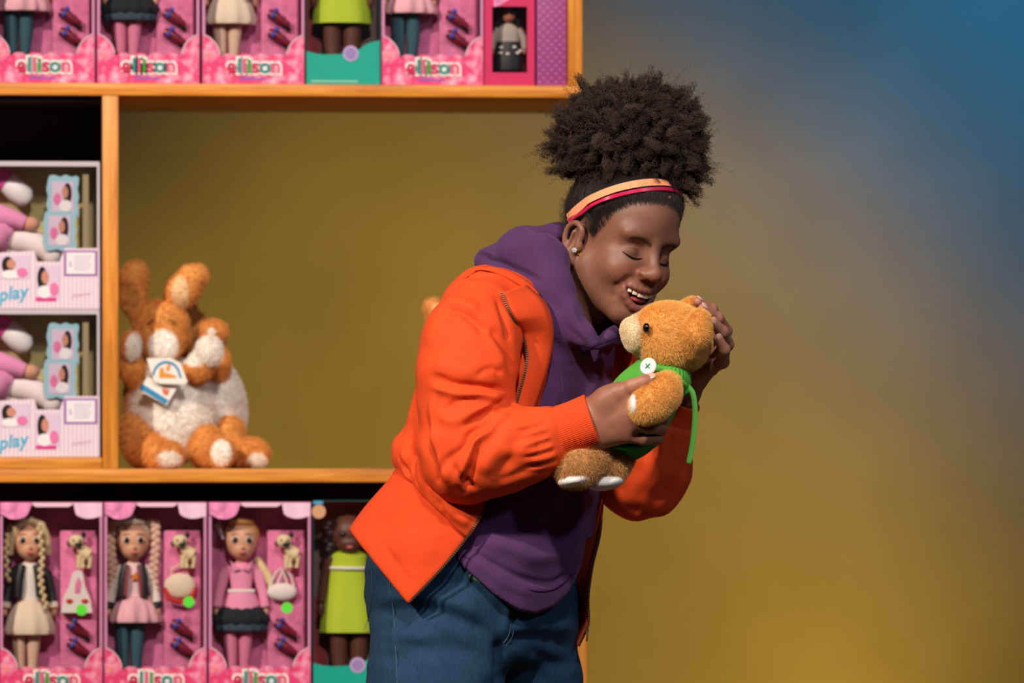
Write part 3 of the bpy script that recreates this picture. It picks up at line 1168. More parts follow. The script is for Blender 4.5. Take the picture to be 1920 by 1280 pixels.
def handbag(kind):
    r = empty('doll_handbag')
    y0 = .042
    pt = lambda px, py, dy=0.0: ((px - 291.5) * u_, y0 + dy, (1305 - py) * u_)
    if kind == 'A':
        pl = [pt(*q)[::2] for q in [(309, 1148), (368, 1148), (364, 1122), (354, 1098), (350, 1072), (340, 1066), (330, 1075), (324, 1098), (314, 1118)]]
        o = MB().prism(pl, y0 - .008, y0 + .008).build('bag_body', m_white, r, smooth=False)
        o.data.materials[0] = m_white
        MB().prism([pt(*q)[::2] for q in [(335, 1112), (345, 1112), (348, 1092), (342, 1080), (336, 1092)]], y0 - .0086, y0 - .0078).build('bag_opening', m_card, r, smooth=False)
        for x in (325, 354):
            MB().ell(pt(x, 1126, -.009), (7 * u_, 2 * u_, 4.5 * u_), 10, 6).build('red_motif', m_redc, r)
    elif kind == 'B':
        MB().ell(pt(338, 1098), (30 * u_, 10 * u_, 24 * u_), 20, 12).build('bag_body', m_cream, r)
        MB().tube([pt(311, 1102), pt(316, 1122, -.007), pt(338, 1128, -.009), pt(360, 1122, -.007), pt(366, 1102)], 5 * u_, 8).build('bag_trim', m_redc, r)
        MB().tube([pt(*q) for q in [(322, 1080), (322, 1066), (338, 1058), (352, 1066), (352, 1080)]], 2 * u_, 8).build('bag_handle', m_cream, r)
    else:
        MB().ell(pt(335, 1110), (29 * u_, 10 * u_, 17 * u_), 20, 12).build('bag_body', m_white, r)
        for dx in (-6, 6):
            MB().tube([pt(*q) for q in [(316 + dx, 1102), (328 + dx, 1075), (336 + dx * .6, 1064), (346 + dx, 1080), (352 + dx, 1104)]], 2.2 * u_, 8).build('bag_handle', m_white, r)
    return r


def shoe(upper):
    r = empty('doll_shoe')
    y0 = .044
    dx, dy = (0, 0) if upper else (1, 36)
    pt = lambda px, py, d=0.0: ((px + dx - 291.5) * u_, y0 + d, (1305 - py - dy) * u_)
    MB().tube([pt(322, 1168), pt(332, 1172, -.003), pt(345, 1182), pt(360, 1190)], [9 * u_, 11 * u_, 9 * u_, 6 * u_], 12).build('upper', m_maroon, r)
    MB().tube([pt(350, 1187), pt(354, 1194), pt(363, 1199)], [7 * u_, 5 * u_, 3 * u_], 10).build('heel', m_eye, r)
    b = MB()
    for sg in (-1, 1):
        b.ell(pt(332 + sg * 3, 1168 + sg * -5, -.013), (5 * u_, 3 * u_, 5 * u_), 10, 6)
    b.build('bow', m_bow, r)
    return r


def place(o, px_mid, zbase, t, copy=False):
    if copy:
        o = copy_tree(o)
    o.location = SW(SS(px_mid, t), t, zbase)
    o.rotation_euler = (0, 0, TH)
    return o


T0 = 0.012
zU = zt + 0.0002
zL = zlow + 0.0002
pb0 = pink_box()
dolls0 = {k: doll(k) for k in 'ABC'}
dog0 = toy_dog()
bags0 = {k: handbag(k) for k in 'ABC'}
shoe0 = {True: shoe(True), False: shoe(False)}
used = set()


def use(o):
    if o.name in used:
        return copy_tree(o)
    used.add(o.name)
    return o


DESC = {'A': 'white dress', 'B': 'star top', 'C': 'black tutu'}
ROWS = [  # kind, centre px, row, where, upper row?
    ('A', 96, zL, 'at the left end of the bottom row', False),
    ('B', 291.5, zL, 'second in the bottom row', False),
    ('C', 487, zL, 'third in the bottom row beside the teal box', False),
    ('B', 81.5, zU, 'at the left end of the top shelf', True),
    ('C', 278, zU, 'second from the left on the top shelf', True),
    ('A', 475, zU, 'third on the top shelf beside the teal box', True),
    ('B', 811, zU, 'on the top shelf between teal and red boxes', True),
]
for kind, pm, zz_, where, top in ROWS:
    o = place(use(pb0), pm, zz_, T0)
    tag(o, f'pink windowed doll box {where}', 'doll box', 'pink windowed doll boxes')
    short = where.split(' beside')[0].replace('second from the left on', 'second on')
    o = place(use(dolls0[kind]), pm, zz_ + .0018, T0)
    hair = {'A': 'doll in cream skirt and cream tights', 'B': 'doll in pleated pink skirt and slate tights', 'C': 'doll in black tutu and pink tights'}[kind] if top else \
        {'A': 'blond braided doll in white dress and black jacket', 'B': 'doll with pigtails, star top and slate tights', 'C': 'ginger doll in pink jacket and black tutu'}[kind]
    tag(o, f'{hair}, {short}'.replace('between teal and red boxes', 'next to crimson box').replace('at the left end of', 'leftmost on'), 'doll', 'fashion dolls in pink boxes')
    for up in (True, False):
        o = place(use(shoe0[up]), pm, zz_, T0)
        tag(o, f'{"upper" if up else "lower"} maroon shoe, {where}', 'shoe', 'maroon doll shoes')
    if not top:
        o = place(use(dog0), pm, zz_, T0)
        tag(o, f'cream toy dog with black ears beside the {DESC[kind]} doll', 'toy dog', 'toy dogs in pink boxes')
        o = place(use(bags0[kind]), pm, zz_, T0)
        tag(o, {'A': 'white hobo handbag with red motifs under a toy dog', 'B': 'cream rounded handbag with red trim under a toy dog', 'C': 'white two-handled handbag beside the ginger doll'}[kind], 'handbag', 'doll handbags')
for i, (sx_, sy_, pm, lab) in enumerate([(153, 1143, 96, 'blond braided'), (354, 1128, 291.5, 'pigtailed'), (538, 1139, 487, 'ginger')]):
    st = MB().prism([(x * u_, z * u_) for x, z in arc(0, 0, 10.5, 10.5, 0, 350, 35)], -.0016, -.0008).build('price_sticker', m_sticker, smooth=False)
    s_ = SS(sx_, T0)
    st.location = SW(s_, T0, SZ(sy_, s_, T0))
    st.rotation_euler = (0, 0, TH)
    tag(st, f"round neon green sticker on the {lab} doll's box window", 'sticker', 'green price stickers')


# ---- teal boxes
m_teal = mat('teal_print', (18, 160, 140), 0.4, 0.4, 0.06, 20)
m_tealc = mat('teal_carton', (36, 70, 74), 0.5)
m_lilac = mat('lilac_badge', (186, 160, 206), 0.5)
m_greyback = mat('grey_backing', (120, 96, 96), 0.7)
m_maroonback = mat('maroon_backing_strip', (150, 52, 60), 0.7)


def teal_box():
    w, h, d = 140 * u_, 368 * u_, .11
    r = empty('doll_box')
    hollow('carton', w, h, d, m_tealc, r)
    MB().box((-w / 2 + .002, d - .03, .002), (w / 2 - .002, d - .027, h - .002)).build('backing', m_greyback, r, smooth=False)
    MB().box((-w / 2 + 4 * u_, d - .034, .003), (-w / 2 + 30 * u_, d - .0305, h * .5)).build('backing_strip', m_maroonback, r, smooth=False)
    hw = w / 2 - .001
    pl = [(-hw, .001), (hw, .001)] + [tuple(q) for q in spline([(hw, 84 * u_), (44 * u_, 77 * u_), (20 * u_, 62 * u_), (-20 * u_, 57 * u_), (-50 * u_, 58 * u_), (-hw, 63 * u_)], 5)]
    MB().prism(pl, -.0012, -.0002).build('front_print', m_teal, r, smooth=False)
    bd = MB().prism([(x * u_, z * u_) for x, z in arc(14, 59, 14.5, 14.5, 0, 350, 35)], -.0022, -.0013).build('badge', m_lilac, r, smooth=False)
    MB().prism([(x * u_, z * u_) for x, z in arc(14, 59, 11, 11, 0, 350, 35)], -.0026, -.0023).build('badge_centre', mat('badge_violet', (150, 126, 180), .5), bd, smooth=False)
    b = MB()
    for i in range(22):
        b.box(((-60 + i * 4) * u_, -.0018, 5 * u_), ((-60 + i * 4 + 2.8) * u_, -.0013, 8 * u_))
    b.build('small_print', mat('pale_small_print', (170, 210, 190), .5), r, smooth=False)
    MB().prism([(x * u_, z * u_) for x, z in arc(-59, 368 - 21, 13, 13, 0, 350, 35)], -.0022, -.0013).build('badge', mat('badge_orange', (206, 156, 120), .5), r, smooth=False)
    MB().box((-hw, -.001, h - 7 * u_), (-hw + 18 * u_, -.0003, h - .001)).build('corner_mark', mat('sky_mark', (70, 160, 200), .5), r, smooth=False)
    MB().box((-hw, .0000, .002), (hw, .0006, h - .002)).build('window', pane, r, smooth=False)
    return r


def big_doll():
    r = empty('baby_faced_doll')
    yc = .048
    pt = lambda px, py, dy=0.0: ((px - 660) * u_, yc + dy, (1305 - py) * u_)
    h = MB().ell(pt(660, 1002), (34 * u_, 32 * u_, 38 * u_), 24, 16)
    h.ell(pt(660, 1020, -.01), (26 * u_, 24 * u_, 20 * u_), 20, 12)
    h.tube([pt(660, 1030), pt(660, 1050)], 12 * u_, 12)
    head = h.build('head', m_skind, r)
    for sg in (-1, 1):
        MB().ell(pt(660 + sg * 13, 1002, -.029), (7 * u_, 3 * u_, 5 * u_), 12, 8).build('eye', m_eye, head)
    MB().ell(pt(660, 1027, -.034), (7 * u_, 3 * u_, 3 * u_), 12, 8).build('lips', m_lip, head)
    hb = MB().ell(pt(660, 990, .010), (40 * u_, 30 * u_, 36 * u_), 24, 14)
    for sg in (-1, 1):
        for i in range(9):
            hb.ell(pt(660 + sg * (38 + 5 * math.sin(i * 2.1)), 985 + i * 8, .004 * math.cos(i * 1.7)), (13 * u_, 13 * u_, 11 * u_), 12, 8)
    hb.build('hair', m_black, r)
    MB().lathe([(54 * u_, 117 * u_), (52 * u_, 140 * u_), (41 * u_, 200 * u_), (35 * u_, 240 * u_), (36 * u_, 262 * u_), (22 * u_, 270 * u_)], (0, yc, 0), 40, 1, .6, 6, .05).build('dress', m_lime, r)
    MB().tube([(x * u_, yc - math.sqrt(max(0, 1 - (x / 36.) ** 2)) * .022 - .0015, (238 - .02 * x) * u_) for x in range(-35, 36, 7)], 3 * u_, 8).build('dress_trim', m_white, r)
    for sg in (-1, 1):
        MB().tube([pt(660 + sg * 38, 1048), pt(660 + sg * 47, 1090), pt(660 + sg * 52, 1130, -.004)], [11 * u_, 10 * u_, 8 * u_], 12).build('arm', m_skind, r)
        MB().ell(pt(660 + sg * 53, 1145, -.006), (8 * u_, 6 * u_, 14 * u_), 12, 8).build('hand', m_skind, r)
        MB().tube([pt(660 + sg * 19, 1180), pt(660 + sg * 19, 1225), pt(660 + sg * 17, 1260), pt(660 + sg * 17, 1304.4, -.008)], [18 * u_, 17 * u_, 14 * u_, 12 * u_], 14).build('leg', m_skind, r)
    return r


tb0, bd0 = teal_box(), big_doll()
for pm, zz_, cp, wh in ((656.5, zL, False, 'on the bottom row, half behind the orange jacket'), (643.5, zU, True, 'on the top shelf')):
    o = place(tb0, pm, zz_, T0, cp)
    tag(o, f'teal windowed doll box {wh}', 'doll box', 'teal windowed doll boxes')
    o = place(bd0, pm, zz_ + .0018, T0, cp)
    tag(o, f'brown doll in lime dress, {wh}', 'doll', 'dolls in teal boxes')

# ---- small red box with a little doll
w, h, d = 95 * u_, 250 * u_, .08
r = empty('small_doll_box')
m_red = mat('crimson_card', (206, 44, 96), 0.35, 0.5)
hollow('carton', w, h, d, m_red, r)
MB().box((-w / 2 + .002, d - .02, .002), (w / 2 - .002, d - .017, h - .002)).build('backing', mat('dark_rose_backing', (92, 40, 48), .7), r, smooth=False)
hw = w / 2 - .0005
for lo_, hi_ in (((-hw, 0), (-hw + 14 * u_, h)), ((hw - 14 * u_, 0), (hw, h)), ((-hw + 14 * u_, 0), (hw - 14 * u_, 26 * u_)), ((-hw + 14 * u_, 148 * u_), (hw - 14 * u_, h))):
    MB().box((lo_[0], -.0012, lo_[1] + .001), (hi_[0], -.0004, hi_[1] - .001)).build('front_print', m_red, r, smooth=False)
MB().prism([(-30 * u_, 148 * u_), (-20 * u_, 150 * u_), (-2 * u_, 162 * u_), (-2 * u_, 168 * u_), (-30 * u_, 168 * u_)], -.002, -.0013).build('corner_motif', m_lobe, r, smooth=False)
MB().box((-hw, .0000, .002), (hw, .0006, h - .002)).build('window', pane, r, smooth=False)
place(r, 955.5, zU, T0)
tag(r, 'small crimson doll box beside the purple polka box', 'doll box')
r = empty('small_doll')
yc = .036
pt = lambda px, py, dy=0.0: ((px - 955.5) * u_, yc + dy, (160 - py) * u_)
hd = MB().ell(pt(956, 26, -.004), (13 * u_, 13 * u_, 15 * u_), 18, 12)
hd.tube([pt(956, 36), pt(956, 48)], 5 * u_, 10)
hd = hd.build('head', mat('small_doll_skin', (176, 112, 90), .5), r)
for sg in (-1, 1):
    MB().ell(pt(956 + sg * 5, 25, -.0155), (2.4 * u_, 1.6 * u_, 2 * u_), 8, 6).build('eye', m_eye, hd)
MB().ell(pt(956, 34, -.0155), (3 * u_, 1.6 * u_, 1.3 * u_), 8, 6).build('lips', m_lip, hd)
hb = MB().ell(pt(956, 20, .006), (18 * u_, 15 * u_, 18 * u_), 18, 12)
for sg in (-1, 1):
    hb.tube([pt(956 + sg * 14, 18), pt(956 + sg * 19, 40, .004), pt(956 + sg * 17, 62, .006)], [8 * u_, 8 * u_, 4 * u_], 10)
hb.build('hair', m_black, r)
m_grey = mat('small_doll_sweater', (176, 160, 152), .85)
MB().lathe([(23 * u_, 80 * u_), (22 * u_, 95 * u_), (21 * u_, 108 * u_), (8 * u_, 118 * u_)], (0, yc, 0), 24, 1, .6).build('sweater', m_grey, r)
for sg in (-1, 1):
    MB().tube([pt(956 + sg * 18, 52), pt(956 + sg * 28, 68), pt(956 + sg * 30, 90)], [7 * u_, 7 * u_, 5 * u_], 10).build('sleeve', m_grey, r)
    MB().ell(pt(956 + sg * 30, 95), (4 * u_, 4 * u_, 5 * u_), 8, 6).build('hand', hd.data.materials[0], r)
    MB().tube([pt(956 + sg * 8, 115), pt(956 + sg * 7, 140), pt(956 + sg * 7, 158)], [8 * u_, 6 * u_, 6 * u_], 10).build('leg', mat('small_doll_boot', (60, 40, 38), .6), r)
sk = MB().lathe([(28 * u_, 30 * u_), (29 * u_, 50 * u_), (23 * u_, 84 * u_)], (0, yc, 0), 32, 1, .6, 8, .04).build('skirt', m_blackc, r)
for dx, dz in ((-14, 72), (11, 73), (-15, 62), (17, 62), (-2, 60), (22, 66)):
    MB().ell((dx * u_, yc - .0165 + abs(dx) * .0002, dz * u_), (4 * u_, 1.5 * u_, 2.4 * u_), 8, 6).build('white_motif', m_white, sk)
place(r, 955.5, zU + .0018, T0)
tag(r, 'little black-haired doll in grey sweater inside the crimson box', 'doll')

# ---- purple polka-dot box
m_pol = dots_mat()
w, h, d = 57 * u_, 300 * u_, .12
r = empty('polka_dot_box')
MB().box((-w / 2, 0, 0), (w / 2, d, h), .0012).build('carton', m_pol, r)
MB().box((-w / 2 + .001, -.0012, h - .07), (w / 2 - .001, -.0003, h - .002)).build('top_print', m_lobe, r, smooth=False)
place(r, 1034.5, zU, T0)
tag(r, 'slim purple polka-dot box at the right end of the top shelf', 'box')

# ================================================================== baby doll boxes
m_stripe = stripe_mat()
m_bback = mat('cream_quilt_backing', (196, 184, 128), .8, .2, .2, 40)
m_frame_b = mat('sky_blue_card', (160, 200, 216), .5)
m_photo = mat('photo_lilac', (222, 196, 220), .4)
m_phskin = mat('photo_skin', (206, 140, 120), .4)
m_phhair = mat('photo_hair', (40, 30, 30), .4)
m_phpink = mat('photo_pink', (230, 120, 170), .4)
m_phwhite = mat('photo_white', (240, 232, 236), .4)
m_purp = mat('purple_frame_print', (160, 110, 176), .5)
m_cyan = mat('cyan_lettering', (70, 176, 212), .4)
m_hot = mat('hot_pink_strip', (222, 60, 140), .4)
m_bpink = mat('baby_dress_pink', (238, 150, 196), .85)
m_bwhite = mat('baby_tights_white', (242, 226, 226), .85)
m_bskin = mat('baby_skin', (216, 156, 130), .6)
m_bedge = mat('box_edge_trim', (196, 186, 192), .4)
m_cap = mat('bottle_cap_magenta', (214, 70, 150), .5)
m_bottle = mat('bottle_white', (240, 234, 236), .4)
m_tan = mat('tan_inner_edge', (160, 142, 110), .7)


def photo(parent, poly_c, w, h, y, kind):
    """flat printed picture: ground, hair, face and pink shirt, in box pixels (x from right edge 187, z from bottom)"""
    x, z = poly_c
    o = MB().box((x - w / 2, y - .0005, z - h / 2), (x + w / 2, y, z + h / 2)).build('printed_photo', m_photo, parent, smooth=False)
    def blob(cx, cz, rx, rz, m, n, lift):
        MB().prism([(x + (cx + rx * math.cos(a)) * w, z + (cz + rz * math.sin(a)) * h) for a in np.linspace(0, 6.283, 20)[:-1]], y - .0005 - lift * .0003, y - .0005 - (lift - 1) * .0003).build(n, m, o, smooth=False)
    s_ = 1 if kind else -1
    blob(.22 * s_, .1, .20, .36, m_phhair, 'printed_hair', 1)
    blob(.10 * s_, .14, .15, .20, m_phskin, 'printed_face', 2)
    blob(.12 * s_, -.3, .30, .19, m_phwhite, 'printed_shirt', 2)
    blob(-.26 * s_, -.08 if kind else -.22, .18, .2, m_phpink, 'printed_doll', 3)
    return o


def baby_box():
    r = empty('baby_doll_box')
    w, h, d = 375 * u_, 276 * u_, .14
    X = lambda px: (px - 187) * u_
    Z = lambda py: (857 - py) * u_
    b = MB()
    t = .0016
    b.box((-w, d - t, 0), (0, d, h)).box((-w, 0, 0), (-w + t, d, h)).box((-t, 0, 0), (0, d, h)).box((-w, 0, 0), (0, d, t)).box((-w, 0, h - t), (0, d, h))
    b.build('carton', m_stripe, r, smooth=False)
    MB().box((-w + .002, d - .045, .002), (-.002, d - .042, h - .002)).build('backing', m_bback, r, smooth=False)
    # front frame: striped lower panel with sloping edge, thin top and right borders
    low = [(-w + .001, .001), (-.001, .001), (-.001, Z(743)), (X(122), Z(743)), (X(112), Z(768)), (X(70), Z(768)), (X(66), Z(748)), (X(-6), Z(752)), (X(-30), Z(770)), (-w + .001, Z(770))]
    MB().prism(low, -.0012, -.0002).build('front_print', m_stripe, r, smooth=False)
    MB().box((-w + .001, -.0012, h - 9 * u_), (-.001, -.0002, h - .0005)).build('top_edge', m_bedge, r, smooth=False)
    MB().box((X(182), -.0011, Z(743)), (-.0005, -.0003, h - 9 * u_)).build('right_edge', m_bedge, r, smooth=False)
    MB().box((X(155), .02, Z(745)), (X(166), d - .0455, h - 16 * u_)).build('inner_edge', m_tan, r, smooth=False)
    MB().box((-w + .002, .0004, .002), (-.002, .0010, h - .002)).build('window', pane, r, smooth=False)
    # picture cards in wavy blue frames
    for cx, cy, ww, hh, k in ((118, 646, 58, 78, True), (112, 710, 60, 72, True)):
        pl = []
        for i in range(44):
            a = i / 44 * 2 * math.pi
            c_, s_ = math.cos(a), math.sin(a)
            m_ = max(abs(c_), abs(s_))
            pl.append((X(cx) + (ww / 2) * u_ * c_ / m_ * (1 + .05 * math.cos(9 * a)), Z(cy) + (hh / 2) * u_ * s_ / m_ * (1 + .05 * math.cos(9 * a))))
        yy = .012 if cy < 700 else .009
        c = MB().prism(pl, yy - .0006, yy + .001).build('picture_card', m_frame_b, r, smooth=False)
        photo(r, (X(cx), Z(cy)), 40 * u_, 56 * u_, yy - .0007, k)
    photo(r, (X(28), Z(779)), 56 * u_, 44 * u_, -.0014, False)
    photo(r, (X(90), Z(806)), 46 * u_, 62 * u_, -.0014, False)
    MB().box((X(68), -.0022, Z(842)), (X(106), -.0013, Z(835))).build('strip_print', m_hot, r, smooth=False)
    q = MB().box((X(120), -.0018, Z(795)), (X(183), -.0013, Z(747))).build('notice_frame', m_purp, r, smooth=False)
    MB().box((X(125), -.0023, Z(791)), (X(178), -.0019, Z(751))).build('notice_panel', m_phwhite, q, smooth=False)
    text_part('5', 13 * u_, X(132), Z(777), -.0026, m_purp, 'notice_mark', q)
    lb = MB()
    for i in range(6):
        lb.box((X(139), -.0026, Z(759 + i * 5)), (X(172 - 3 * (i % 3)), -.0024, Z(757.5 + i * 5)))
    lb.build('notice_lines', mat('notice_ink', (190, 170, 200), .5), q, smooth=False)
    V, F = text_mesh('play', 34 * u_, .0006, .0003, .25)
    ca, sa = math.cos(.16), math.sin(.16)
    mesh_obj('lettering', [(X(26) + x * ca - z * sa, y - .0018, Z(838) + x * sa + z * ca) for x, y, z in V], F, m_cyan, r, smooth=False)
    sc_ = [(X(136 + i * 1.0), -.0016, Z(838 - i * .25 - 7 * abs(math.sin(i * .42)) * (1.25 - i / 40))) for i in range(36)]
    MB().tube(sc_, .6 * u_, 5).build('signature', mat('signature_rose', (206, 140, 168), .5), r)
    return r


def baby():
    r = empty('baby_doll')
    X = lambda px: (px - 187) * u_
    Z = lambda py: (857 - py) * u_
    yc = .055
    pt = lambda px, py, dy=0.0: (X(px), yc + dy, Z(py))
    hd = MB().ell(pt(-95, 690, -.005), (42 * u_, 38 * u_, 42 * u_), 24, 16)
    hd = hd.build('head', m_bskin, r)
    for sg in (-1, 1):
        MB().ell(pt(-95 + sg * 15, 686, -.04), (5 * u_, 3 * u_, 6 * u_), 10, 8).build('eye', m_eye, hd)
    MB().ell(pt(-95, 708, -.0395), (7 * u_, 3 * u_, 3 * u_), 10, 8).build('lips', m_lip, hd)
    MB().ell(pt(-100, 678, .006), (46 * u_, 40 * u_, 42 * u_), 20, 12).build('bonnet', m_bpink, r)
    MB().tube([pt(-70, 700), pt(-30, 706), pt(10, 716, -.005), pt(24, 722, -.008)], [32 * u_, 42 * u_, 40 * u_, 26 * u_], 20).build('dress', m_bpink, r)
    s_ = MB().tube([pt(-40, 678, -.012), pt(0, 680, -.024), pt(28, 688, -.027), pt(46, 695, -.027)], [20 * u_, 21 * u_, 17 * u_, 14 * u_], 14).build('sleeve', m_bpink, r)
    MB().ell(pt(58, 697, -.027), (17 * u_, 13 * u_, 14 * u_), 14, 10).build('hand', m_bskin, r)
    MB().tube([pt(24, 722), pt(52, 728, -.008), pt(82, 740, -.016), pt(95, 752, -.022)], [26 * u_, 25 * u_, 23 * u_, 19 * u_], 16).build('leg', m_bwhite, r)
    MB().ell(pt(98, 752, -.026), (20 * u_, 16 * u_, 22 * u_), 14, 10).build('foot', m_bwhite, r)
    MB().tube([pt(10, 742, .01), pt(40, 756, .006), pt(66, 770, 0)], [22 * u_, 21 * u_, 18 * u_], 16).build('leg', m_bwhite, r)
    return r


def bottle():
    r = empty('toy_bottle')
    X = lambda px: (px - 187) * u_
    Z = lambda py: (857 - py) * u_
    yc = .060
    pt = lambda px, py, dy=0.0: (X(px), yc + dy, Z(py))
    MB().tube([pt(6, 612), pt(14, 618), pt(30, 632), pt(46, 646), pt(54, 653)], [14 * u_, 20 * u_, 22 * u_, 21 * u_, 12 * u_], 18).build('bottle_body', m_bottle, r)
    MB().tube([pt(-10, 600), pt(-4, 604), pt(12, 616)], [12 * u_, 20 * u_, 21.5 * u_], 18).build('cap', m_cap, r)
    return r


bb0, ba0, bo0 = baby_box(), baby(), bottle()
for cp, zz_, wh, tt in ((False, zc + .0002, 'lower of the two stacked', T0 - .004), (True, zc + 276 * u_ + .0006, 'upper of the two stacked', T0 - .004)):
    for src, nm, lab, ct, gp in ((bb0, 'box', f'pale striped baby doll box, {wh}', 'doll box', 'stacked baby doll boxes'),
                                 (ba0, 'baby', f'baby doll in pink dress and white tights, in {wh} boxes', 'baby doll', 'boxed baby dolls'),
                                 (bo0, 'bottle', f'white toy bottle with magenta cap, in {wh} boxes', 'toy bottle', 'boxed toy bottles')):
        o = place(src, 187, zz_, tt, cp)
        tag(o, lab, ct, gp)


# ================================================================== the girl
person = empty('person', tuple(P(900, 2200, 0.02)))
tag(person, 'smiling person in orange jacket and purple hoodie holding a teddy bear', 'person')
PO = np.array(person.location)


def pobj(name, V, F, m, parent=None, smooth=True, col=None):
    """mesh given in world space, stored relative to the person's base (or to a part of it, which shares that origin)"""
    return mesh_obj(name, np.asarray(V) - PO, F, m, parent or person, smooth, col)


def pmb(b, name, m, parent=None, smooth=True):
    b.V = [tuple(np.array(v) - PO) for v in b.V]
    return b.build(name, m, parent or person, smooth)


# ------------------------------------------------------------------ head
HR = np.array([[0.772, -0.576, 0.268], [0.619, 0.777, -0.114], [-0.143, 0.254, 0.957]])
HS = 0.97
HO = P(1164, 453, 0.0)
Hw = lambda v: HO + HS * (np.asarray(v) @ HR.T)
Hc = lambda w: ((np.asarray(w) - HO) @ HR) / HS
h3 = lambda x, f, z: np.array([x, -f, z])

lip_u = lambda x: (0.0985 - 0.0205 * (x / .035) ** 2, -0.0605 + 0.0048 * (x / .035) ** 2)
lip_l = lambda x: (0.0895 - 0.0115 * (x / .035) ** 2, -0.0920 + 0.0350 * np.abs(x / .035) ** 2.4)
EYEX, EYEF, EYEZ = 0.0325, 0.0675, -0.007
cran = [((0, -.014, .032), (.074, .094, .080)), ((0, .026, .046), (.066, .062, .060))]

S = Sdf()
for c, r in cran:
    S.ell(h3(*c), (r[0], r[1], r[2]), k=.03)
S.ell(h3(0, .022, -.034), (.060, .062, .080), k=.03)
for sg in (-1, 1):
    S.cap(h3(sg * .052, -.002, -.050), h3(sg * .016, .060, -.104), .022, .017, k=.03)
    S.ell(h3(sg * .036, .054, -.036), (.027, .030, .026), k=.022)
    S.ell(h3(sg * .030, .073, .024), (.026, .011, .010), k=.02)
S.ell(h3(0, .062, -.102), (.022, .019, .016), k=.016)
S.ell(h3(0, .070, -.064), (.036, .025, .026), k=.016)
for sg in (-1, 1):
    S.ell(h3(sg * .033, .0935, .001), (.016, .012, .010), k=.016, mode='s')
    S.ell(h3(sg * EYEX, EYEF - .002, EYEZ), .0155, k=.004)
# nose
S.cap(h3(0, .083, .012), h3(0, .103, -.029), .0075, .010, k=.014)
S.ell(h3(0, .1035, -.032), (.0135, .0125, .012), k=.008)
for sg in (-1, 1):
    S.ell(h3(sg * .0145, .094, -.036), (.0085, .0105, .0085), k=.006)
    S.ell(h3(sg * .0072, .101, -.0445), (.0042, .006, .0034), k=.003, mode='s')
S.cap(h3(0, .099, -.049), h3(0, .099, -.055), .003, .003, k=.006, mode='s')


def mouth_f(p):
    x, f, z = p[..., 0], -p[..., 1], p[..., 2]
    xc = np.clip(x, -.0405, .0405)
    u = lip_u(xc)[1]
    l = lip_l(xc)[1]
    return np.maximum.reduce([np.abs(x) - .0398, z - u - .0005, l + .001 - z, .062 - f])


S.fn(mouth_f, 's', .003)
for fn_, r0, r1, nn in ((lip_u, .0046, .0022, 12), (lip_l, .0062, .0024, 12)):
    xs = np.linspace(-.0402, .0402, nn)
    pts = [h3(x, fn_(x)[0] - .0035, fn_(x)[1]) for x in xs]
    S.chain(pts, [r1 + (r0 - r1) * (1 - (x / .0404) ** 2) ** .6 for x in xs], k=.0035)
# cheek folds beside the smile
for sg in (-1, 1):
    S.chain([h3(sg * .020, .096, -.040), h3(sg * .036, .088, -.050), h3(sg * .043, .074, -.066), h3(sg * .040, .070, -.080)], [.0016, .002, .002, .001], k=.010, mode='s')
# ears
for sg in (-1, 1):
    eo = lambda a, b, c: h3(sg * (.0715 + a), -.014 + b, -.019 + c)
    th = math.radians(-14)
    EA = np.array([[math.cos(.42), sg * math.sin(.42), 0], [-sg * math.sin(.42), math.cos(.42), 0], [0, 0, 1]]).T
    S.ell(eo(.004, -.004, .0), (.008, .019, .031), R=EA, k=.006)
    S.ell(eo(.014, -.002, .004), (.008, .0115, .020), R=EA, k=.004, mode='s')
    rim = [eo(.006, .012, .010), eo(.009, .010, .024), eo(.012, -.004, .0315), eo(.0145, -.018, .022), eo(.014, -.021, .004), eo(.011, -.015, -.014), eo(.008, -.006, -.026)]
    S.chain(list(spline(rim, 3)), [.0036] * 19, k=.004)
    S.ell(eo(.006, .000, -.028), (.0065, .0095, .010), k=.006)
    S.ell(eo(.006, .0125, -.004), (.005, .0045, .008), k=.005)
    S.cap(eo(.010, -.008, .016), eo(.009, -.013, -.008), .0025, .0022, k=.005)
nb_ = Hc(P(1062, 610, .045))
S.cap(h3(0, -.030, -.050), nb_, .050, .056, k=.03)
S.ell(Hc(P(1048, 640, .06)), (.085, .055, .045), R=HR, k=.03)
head_sdf = S
Vh, Qh = S.mesh(.00155, smooth=2)

# hairline height over the skull as a function of how far forward
hl_f = np.array([-.12, -.085, -.06, -.035, -.012, .004, .018, .034, .050, .066, .085])
hl_z = np.array([-.060, -.055, -.040, -.004, .018, .016, .010, .034, .060, .078, .094])
hairz = lambda f: np.interp(f, hl_f, hl_z)
Nh = vnormals(Vh, Qh)
x, f, z = Vh[:, 0], -Vh[:, 1], Vh[:, 2]
skin = np.array(lin(132, 88, 70))
C = np.tile(skin, (len(Vh), 1))


def blend(C, m, rgb):
    m = np.clip(m, 0, 1)[:, None]
    return C * (1 - m) + np.array(lin(*rgb)) * m


